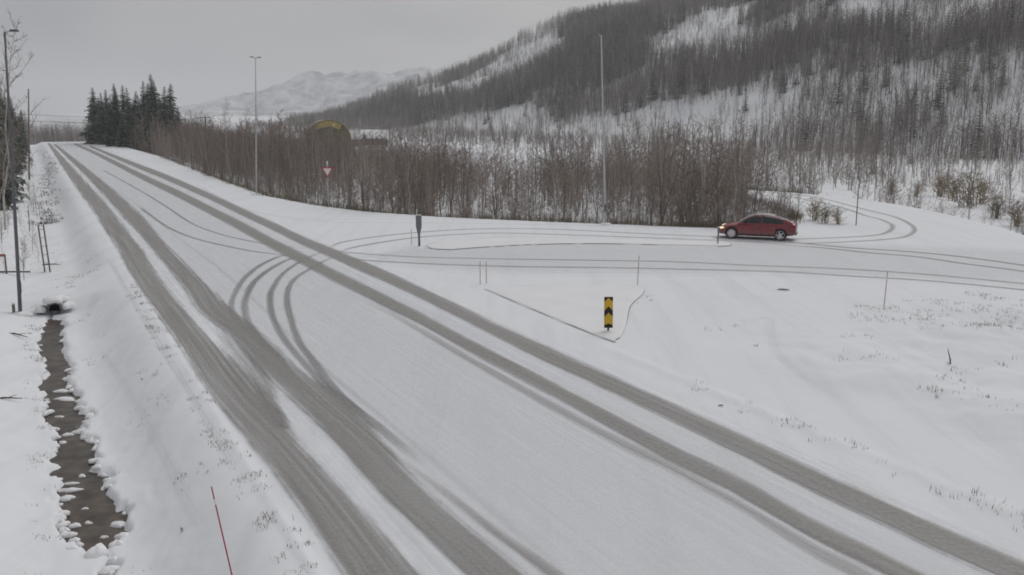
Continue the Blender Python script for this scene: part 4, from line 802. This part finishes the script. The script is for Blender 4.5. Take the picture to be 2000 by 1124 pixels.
# low scrub on the open slope
N2 = 26000; U = rs.uniform(60, 800, N2); V = rs.uniform(75, 330, N2); X2, Y2 = xy(U, V); Z2 = zs(X2, Y2); PX2, PY2 = project(X2, Y2, Z2)
k2 = (PX2 > 650) & (PX2 < 2200) & (rs.rand(N2) < np.where(V < 200, .55, .8) * (fbm(X2 * .04, Y2 * .04, 3, 91) > .42)) & (poly_sdf(X2, Y2, EDGE) > 6)
X2, Y2, Z2 = X2[k2], Y2[k2], Z2[k2]
scatter('valley_scrub', np.stack([X2, Y2, Z2], -1), rs.uniform(.14, .5, len(X2)), rs.randint(0, 5, len(X2)), FARP, 'low leafless scrub dotted over the open snowy valley slope', 'scrub')
# wood beyond the crest of the road
U = rs.uniform(330, 520, 2600); V = rs.uniform(-40, 60, 2600); X3, Y3 = xy(U, V); PX3, _ = project(X3, Y3, 0 * X3)
k3 = (PX3 > -60) & (PX3 < 420) & ((V < 1) | (V > 19) | (U > 430)); X3, Y3 = X3[k3], Y3[k3]
scatter('far_wood', np.stack([X3, Y3, zs(X3, Y3)], -1), rs.uniform(.8, 1.45, len(X3)), rs.randint(0, 5, len(X3)), FARP, 'grey leafless wood beyond the crest of the road', 'wood')

U = rs.uniform(52, 190, 1500); V = rs.uniform(-9, .2, 1500); X5, Y5 = xy(U, V); PX5, PY5 = project(X5, Y5, zs(X5, Y5)); k5 = (PX5 > -60) & (PX5 < 84) & (rs.rand(1500) < np.where(V > -2.5, .22, .6)); X5, Y5 = X5[k5], Y5[k5]
scatter('verge_brush', np.stack([X5, Y5, zs(X5, Y5)], -1), rs.uniform(.07, .32, len(X5)), rs.randint(0, 5, len(X5)), NEARP, 'tangled bare brush along the left verge below the spruces', 'brush')
# ------------------------------------------------------------------ spruces
rg = random.Random(5)
def spr_at(px, dist, topy, label, group, w=1.0):
    a = (px - 1000) / 1850; c, s = math.cos(PITCH), math.sin(PITCH); x = a * dist; y = dist * 1.0; z = zf(x, y)
    zt_ = CAM_H + (220 - topy) / 1850 * dist; h = zt_ - z
    put_tree('spruce_tree', (x, y, z), SPR[rg.randrange(4)], (h / 10 * w, h / 10 * w, h / 10), rg.uniform(0, 6.28), label, 'spruce tree', group)
clump = [(199, 245, 172), (206, 252, 190), (213, 240, 182), (222, 250, 176), (231, 236, 186), (240, 246, 164), (247, 238, 170), (255, 250, 168), (262, 232, 178), (270, 246, 172), (281, 238, 186), (290, 232, 160), (298, 242, 164), (306, 228, 158), (316, 234, 146), (324, 226, 170), (332, 232, 164), (340, 224, 188), (348, 230, 196), (357, 226, 210), (225, 225, 215), (250, 222, 222), (277, 220, 218), (300, 216, 214), (322, 214, 216)]
names = {316: 'tallest pointed spruce in the spruce clump at the right-hand end', 199: 'leftmost dark spruce of the spruce clump beside the road', 357: 'rightmost low spruce of the clump where the brown thicket begins'}
for px, d, ty in clump:
    lab = names.get(px, 'low snowy spruce at the front foot of the spruce clump' if ty > 213 else ('dark spruce in the left half of the spruce clump' if px < 272 else 'dark spruce in the right half of the spruce clump'))
    spr_at(px, d * .97, ty, lab, 'dark spruce clump beside the road', 1.05)
left = [(-14, 94, 150), (-6, 88, 118), (8, 102, 135), (2, 80, 205), (6, 112, 165), (12, 130, 172), (20, 126, 188), (24, 140, 178), (27, 158, 170), (31, 150, 205), (34, 170, 185), (38, 185, 200), (42, 200, 205), (45, 215, 215), (48, 225, 222), (40, 165, 190), (46, 185, 204), (50, 205, 212), (53, 222, 222), (36, 140, 215), (33, 128, 262)]
for j, (px, d, ty) in enumerate(left):
    lab = ('nearest' if d < 90 else 'dark') + ' snow dusted spruce in the row along the left edge of the road' if px != 53 else 'farthest small spruce at the right end of the left spruce row'
    spr_at(px, d, ty, lab, 'spruces along the left edge', .8)
for px, d, ty, lab in ((2, 66, 46, 'tall bare tree rising above the left spruces beside the lamp mast'), (420, 118, 198, 'bare tree standing taller than the thicket behind the left utility poles'), (480, 120, 212, 'bare tree just left of the double-headed lamp mast, taller than the thicket'), (14, 150, 120, 'thin bare tree between the left spruces'), (-16, 58, 120, 'snowy bare tree cut by the left edge nearest the camera'), (8, 84, 205, 'bushy bare tree in front of the left spruces'), (22, 96, 235, 'low bare tree at the foot of the left spruces'), (-8, 74, 215, 'dense bare shrub tree at the left edge behind the lamp mast'), (34, 118, 250, 'small bare tree at the right foot of the left spruces')):
    a = (px - 1000) / 1850; x, y = a * d, d; z = zf(x, y); h = CAM_H + (220 - ty) / 1850 * d - z
    put_tree('bare_tree', (x, y, z), NEAR[(px + 3) % 3 if px % 2 else 4], (h / 7 * .8, h / 7 * .8, h / 7), 1.0, lab, 'tree', None)
x, y = T['PTS']['tree_lone']; put_tree('bare_tree', (x, y, zf(x, y)), NEAR[2], (.8, .8, .85), 2.2, 'dark lone tree at the near edge of the valley field above the bend', 'tree', None)

# shrubs on the right beyond the bend
SH = [proto_meshes(*birch(500 + i, 2.4, 9, 8, .022, .42, .05, 11, 4, (.1, 1.0)), 'shrub', M['shrub'], M['shrub']) for i in range(3)]
sh = [(1890, 400, 1.5, 'large yellowish shrub below the far right embankment'), (1835, 372, 1.35, 'yellowish leafless shrub above the bend, left of the large one'), (1915, 392, 1.2, 'yellowish shrub right behind the large embankment shrub'), (1860, 385, 1.1, 'small yellow shrub between the two larger ones on the right'), (1790, 375, .8, 'low brown shrub above the bend near the lone post'), (1740, 372, .8, 'low shrub on the valley side of the bend'), (1610, 436, .55, 'low brown shrub on the inside of the bend, right behind the car'), (1636, 438, .5, 'low tangled shrub beside the thin dark post in the bend'), (1590, 430, .7, 'reddish shrub behind the car rear'), (1985, 440, .9, 'dark shrub at the right edge below the embankment'), (1945, 425, .8, 'shrub below the embankment near the right edge')]
for px, py, sc_, lab in sh:
    q = px_at(px, py, -1.4 if px > 1650 else 0); x, y = q
    r_ = thing('shrub', (x, y, zf(x, y)), lab, 'shrub', 'shrubs around the bend', (0, 0, rg.uniform(0, 6))); r_.scale = (sc_ * 1.7, sc_ * 1.7, sc_ * 1.1)
    for nm, me in zip(('stems', 'twigs'), SH[rg.randrange(3)]):
        o = bpy.data.objects.new(nm, me); COL.objects.link(o); o.parent = r_

# ------------------------------------------------------------------ dead grass poking through the snow
def grass(name, label, pts, hrange, m, blades=(4, 9), bw=.010, spread=.08):
    mb = MB(); rg = random.Random(len(pts))
    for x, y, z in pts:
        for b in range(rg.randint(*blades)):
            a = rg.uniform(0, 6.28); h = rg.uniform(*hrange); px, py = x + rg.gauss(0, spread), y + rg.gauss(0, spread); ln = rg.uniform(.1, .8) * h
            w = bw * rg.uniform(.6, 1.4); mb.v += [(px - w * math.sin(a), py + w * math.cos(a), z - .03), (px + w * math.sin(a), py - w * math.cos(a), z - .03), (px + math.cos(a) * ln, py + math.sin(a) * ln, z + h)]
            n = len(mb.v); mb.f.append((n - 3, n - 2, n - 1)); mb.m.append(0)
    o = mb.build(name, m); tag(o, label, None, None, 'stuff')
def gp(n, u0, u1, v0, v1, seed, thr=.5, sc_=.6):
    r = np.random.RandomState(seed); u = r.uniform(u0, u1, n); v = r.uniform(v0, v1, n); x, y = xy(u, v); k = fbm(x * sc_, y * sc_, 3, seed) > thr
    x, y = x[k], y[k]; return list(zip(x, y, zs(x, y)))
grass('verge_grass', 'dead grass tips poking through snow on the ditch slope and left verge', gp(900, 13, 60, .9, 3.0, 1, .54) + gp(1300, 14, 45, 3.3, 3.85, 2, .50, 2.5) + gp(900, 15, 46, -.75, -.05, 3, .52, 1.6) + gp(260, 15, 44, -6, -1.2, 4, .57) + gp(700, 46, 175, -.8, 1.6, 5, .50), (.02, .08), M['grass'], (3, 7), .008, .07)
grass('field_grass', 'dark grass stems in the snow at the right edge of the right lane and on the right bank', gp(300, 8, 22, 15.9, 16.7, 6, .53, 2.2) + gp(1300, 13, 27, 21, 36, 7, .52) + gp(160, 28, 36, 18, 23, 8, .5) + gp(900, 17, 27, 29, 37, 9, .45, .9), (.03, .14), M['darkgrass'], (3, 6), .008)
def edge_pts(n, lo, hi, seed):
    r = np.random.RandomState(seed); e = np.array(EDGE[1:20]); i = r.randint(0, 17, n * 3); t = r.rand(n * 3)[:, None]; p = e[i] * (1 - t) + e[i + 1] * t + r.normal(0, 1.6, (n * 3, 2))
    d = poly_sdf(p[:, 0], p[:, 1], EDGE); p = p[(d > lo) & (d < hi)][:n]; return list(zip(p[:, 0], p[:, 1], zs(p[:, 0], p[:, 1])))
grass('edge_grass', 'brown dead grass and saplings fringing the foot of the thicket and the bend', edge_pts(2600, .35, 4.5, 12), (.2, .9), M['grass'], (5, 10), .014, .25)
def line_pts(pl, n, jit, seed, z=-.6):
    r = np.random.RandomState(seed); q = np.array([px_at(a, c, z) for a, c in pl]); t = r.rand(n) * (len(q) - 1); i = t.astype(int); f = (t - i)[:, None]
    p = q[i] * (1 - f) + q[i + 1] * f + r.normal(0, jit, (n, 2)); return list(zip(p[:, 0], p[:, 1], zs(p[:, 0], p[:, 1])))
grass('ditch_brush', 'dark brush and stems along the far part of the left ditch', line_pts([(80, 296), (97, 322), (99, 335), (90, 352), (95, 372), (93, 392), (84, 412), (92, 428), (84, 436)], 420, .55, 31), (.04, .32), M['darkgrass'], (4, 8), .02, .15)
for k, (px, py, ln, az, lab) in enumerate(((100, 509, 1.0, .1, 'dark broken branch lying on the snow left of the two-legged post'), (30, 645, 1.5, -.5, 'dark fallen branch on the snow below the left lamp mast'), (12, 770, .9, .15, 'short dark branch lying on the snow at the left edge beside the ditch'))):
    x, y = px_at(px, py, -.5); r_ = thing('fallen_branch', (x, y, zf(x, y) + .02), lab, 'branch', None, (0, 0, az))
    mb = MB(); mb.tube([(-ln / 2, 0, 0), (-ln * .1, .05, .04), (ln / 2, -.03, .02)], [.035, .03, .012], 6); mb.build('limb', M['darkgrass'], r_, True)
    mb = MB(); mb.tube([(0, .03, .03), (ln * .25, .2, .08)], [.018, .005], 5); mb.build('side_twig', M['darkgrass'], r_, True)
# dark stalk on the right bank
x, y = T['PTS']['stem']; st_ = thing('dead_stalk', (x, y, zf(x, y)), 'single dark dead stalk standing on the right snow bank', 'stalk', None, (0, -.2, 0))
mb = MB(); mb.tube([(0, 0, -.1), (.01, 0, .2), (-.02, 0, .5)], [.022, .018, .008], 6); mb.build('stem', M['darkgrass'], st_, True)
mb = MB(); mb.tube([(0, 0, .02), (-.12, .02, .08)], [.014, .004], 5); mb.tube([(0, 0, .05), (.06, .02, .16)], [.012, .004], 5); mb.build('side_shoots', M['darkgrass'], st_, True)

# ------------------------------------------------------------------ arched hall behind the thicket
def hall():
    d = 215; x, y = (646 - 1000) / 1850 * d, d; z = zf(x, y); w, hw = 4.9, 4.5; ztop = CAM_H - 15 / 1850 * d; r = ztop - z - hw
    root = thing('arched_hall', (x, y, z), 'round-roofed hall with a yellow topped gable showing above the thicket', 'hall', rot=(0, 0, math.radians(15)))
    wall_m = mat('olive_gable', (.20, .18, .10), .8, .3, .8); yel = mat('faded_yellow_cladding', (.58, .45, .18), .7, .3, 1.2); rim = mat('pale_roof_edge', (.42, .38, .26), .7, .3, 2)
    arc = [(w * math.cos(a), hw + r * math.sin(a)) for a in np.linspace(0, math.pi, 25)]
    out = [(w, -1)] + arc + [(-w, -1)]; ou = [((w + .12), -1)] + [((w + .12) * math.cos(a), hw + (r + .12) * math.sin(a)) for a in np.linspace(0, math.pi, 25)] + [(-(w + .12), -1)]
    mb = MB(); mb.prism(out, 0, .2); mb.build('gable_wall', wall_m, root)
    k = len(out); mb = MB(); mb.add([(a, -.4, c) for a, c in out] + [(a, -.4, c) for a, c in ou] + [(a, 8, c) for a, c in ou] + [(a, 8, c) for a, c in out], [(i + q * k, i + 1 + q * k, i + 1 + (q + 1) * k, i + (q + 1) * k) for q in range(3) for i in range(k - 1)]); mb.build('roof_shell', rim, root)
    cap = [(w * .97 * math.cos(a), hw + r * .97 * math.sin(a)) for a in np.linspace(.9, math.pi - .55, 15)]; low = [(c[0] * .86, max(c[1] - 1.3, hw + r * .5)) for c in cap[::-1]]
    mb = MB(); mb.prism(cap + low, -.08, -.01); mb.build('yellow_panel', yel, root)
    mb = MB(); mb.box((-2.2, -.06, -.5), (2.2, -.01, 4.2)); mb.build('door', M['wood'], root)
    mb = MB(); mb.lathe([(.002, -.1), (.16, -.1), (.2, 0), (.12, .12)], 12); o = mb.build('gable_lamp', mat('pale_lamp_lens', (.85, .84, .8), .3, 0, 3), root, True); o.location = (1.2, -.2, hw + r * .72)
hall()

# ------------------------------------------------------------------ low house far behind the thicket
def house(px, d, w, dp, hw, hr, label, rz):
    x, y = (px - 1000) / 1850 * d, d; z = zf(x, y)
    root = thing('house', (x, y, z), label, 'house', 'low buildings in the valley', (0, 0, rz))
    wm = mat('dark_timber_wall', (.11, .085, .075), .85, .3, 3)
    mb = MB(); mb.add([(-w/2, -dp/2, -1), (w/2, -dp/2, -1), (w/2, dp/2, -1), (-w/2, dp/2, -1), (-w/2, -dp/2, hw), (w/2, -dp/2, hw), (w/2, dp/2, hw), (-w/2, dp/2, hw), (-w/2, 0, hr - .05), (w/2, 0, hr - .05)],
                      [(0, 1, 5, 4), (2, 3, 7, 6), (1, 2, 6, 9, 5), (3, 0, 4, 8, 7)]); mb.build('wall', wm, root)
    mb = MB(); e = .5; mb.add([(-w/2-e, -dp/2-e, hw-.15), (w/2+e, -dp/2-e, hw-.15), (w/2+e, 0, hr), (-w/2-e, 0, hr), (-w/2-e, dp/2+e, hw-.15), (w/2+e, dp/2+e, hw-.15)], [(0, 1, 2, 3), (3, 2, 5, 4)])
    o = mb.build('roof', M['clump'], root); so = o.modifiers.new('t', 'SOLIDIFY'); so.thickness = .3
    mb = MB(); mb.box((w * .2, -.3, hr - .4), (w * .2 + .6, .3, hr + .8)); mb.build('chimney', M['kerb'], root)
    for k in range(3):
        xx = -w / 2 + w * (k + .5) / 3; f = MB(); f.box((xx - .6, -dp/2 - .06, hw * .4), (xx + .6, -dp/2 - .01, hw * .85)); wf = f.build('window', M['signwhite'], root)
        g_ = MB(); g_.box((xx - .5, -dp/2 - .075, hw * .45), (xx + .5, -dp/2 - .062, hw * .8)); g_.build('pane', M['blacksheet'], wf)
house(735, 330, 8.5, 7, 2.6, 5.2, 'low dark house with a snowy roof behind the thicket, right of the arched hall', .15)
house(699, 320, 5, 5, 2.6, 5.0, 'small dark shed with a snowy roof directly right of the arched hall', -.2)

# ------------------------------------------------------------------ far mountain and the air between
def mountain():
    prof = [(300, 236), (380, 228), (440, 210), (500, 190), (560, 168), (610, 158), (650, 156), (700, 156), (760, 154), (830, 152), (900, 150), (1000, 165), (1150, 190), (1300, 222)]
    D0 = 3600; nx, ny = 150, 40; pxs = np.linspace(300, 1300, nx); rid = np.interp(pxs, [p[0] for p in prof], [p[1] for p in prof])
    Hh = (232 - rid) / 1850 * D0; xs = (pxs - 1000) / 1850 * D0
    vs = []
    for j in range(ny):
        t = j / (ny - 1); yy = D0 - 700 + 1100 * t; up = np.minimum(t / .64, 1.0); dn_ = np.clip((t - .64) / .36, 0, 1)
        f = (up ** 1.15) * (1 - dn_ ** 1.5)
        zz = Hh * f + ((1 - np.abs(2 * fbm(xs * .0045 + 9, np.full(nx, yy * .0045), 5, 61) - .97)) - .80) * 150 * min(1, 3 * f) * (.4 + .6 * f) - 8
        for a, b in zip(xs, zz): vs.append((float(a), float(yy), float(b)))
    mb = MB(); mb.add(vs, [(j * nx + i, j * nx + i + 1, (j + 1) * nx + i + 1, (j + 1) * nx + i) for j in range(ny - 1) for i in range(nx - 1)])
    mm = mat('snowy_rock', (.70, .71, .74), .9, 0, .017, col2=(.05, .055, .065)); mm.node_tree.nodes['Noise Texture'].inputs['Detail'].default_value = 8; mm.node_tree.nodes['Noise Texture'].inputs['Roughness'].default_value = .65
    o = mb.build('mountain', mm, None, True); tag(o, 'pale snowy mountain fading into cloud in the distance', None, None, 'structure')
mountain()
hz = MB(); hz.box((-6300, -6300, -24), (6300, 6300, 190)); ho = hz.build('haze', None); ho.data.materials.clear()
hm = bpy.data.materials.new('pale_air'); hm.use_nodes = True; n_ = hm.node_tree.nodes; n_.remove(n_['Principled BSDF'])
pv = n_.new('ShaderNodeVolumePrincipled'); pv.inputs['Density'].default_value = .00029; pv.inputs['Color'].default_value = (.93, .94, .96, 1)
hm.node_tree.links.new(pv.outputs[0], n_['Material Output'].inputs['Volume']); ho.data.materials.append(hm); tag(ho, 'thin pale winter haze filling the valley air', None, None, 'stuff')
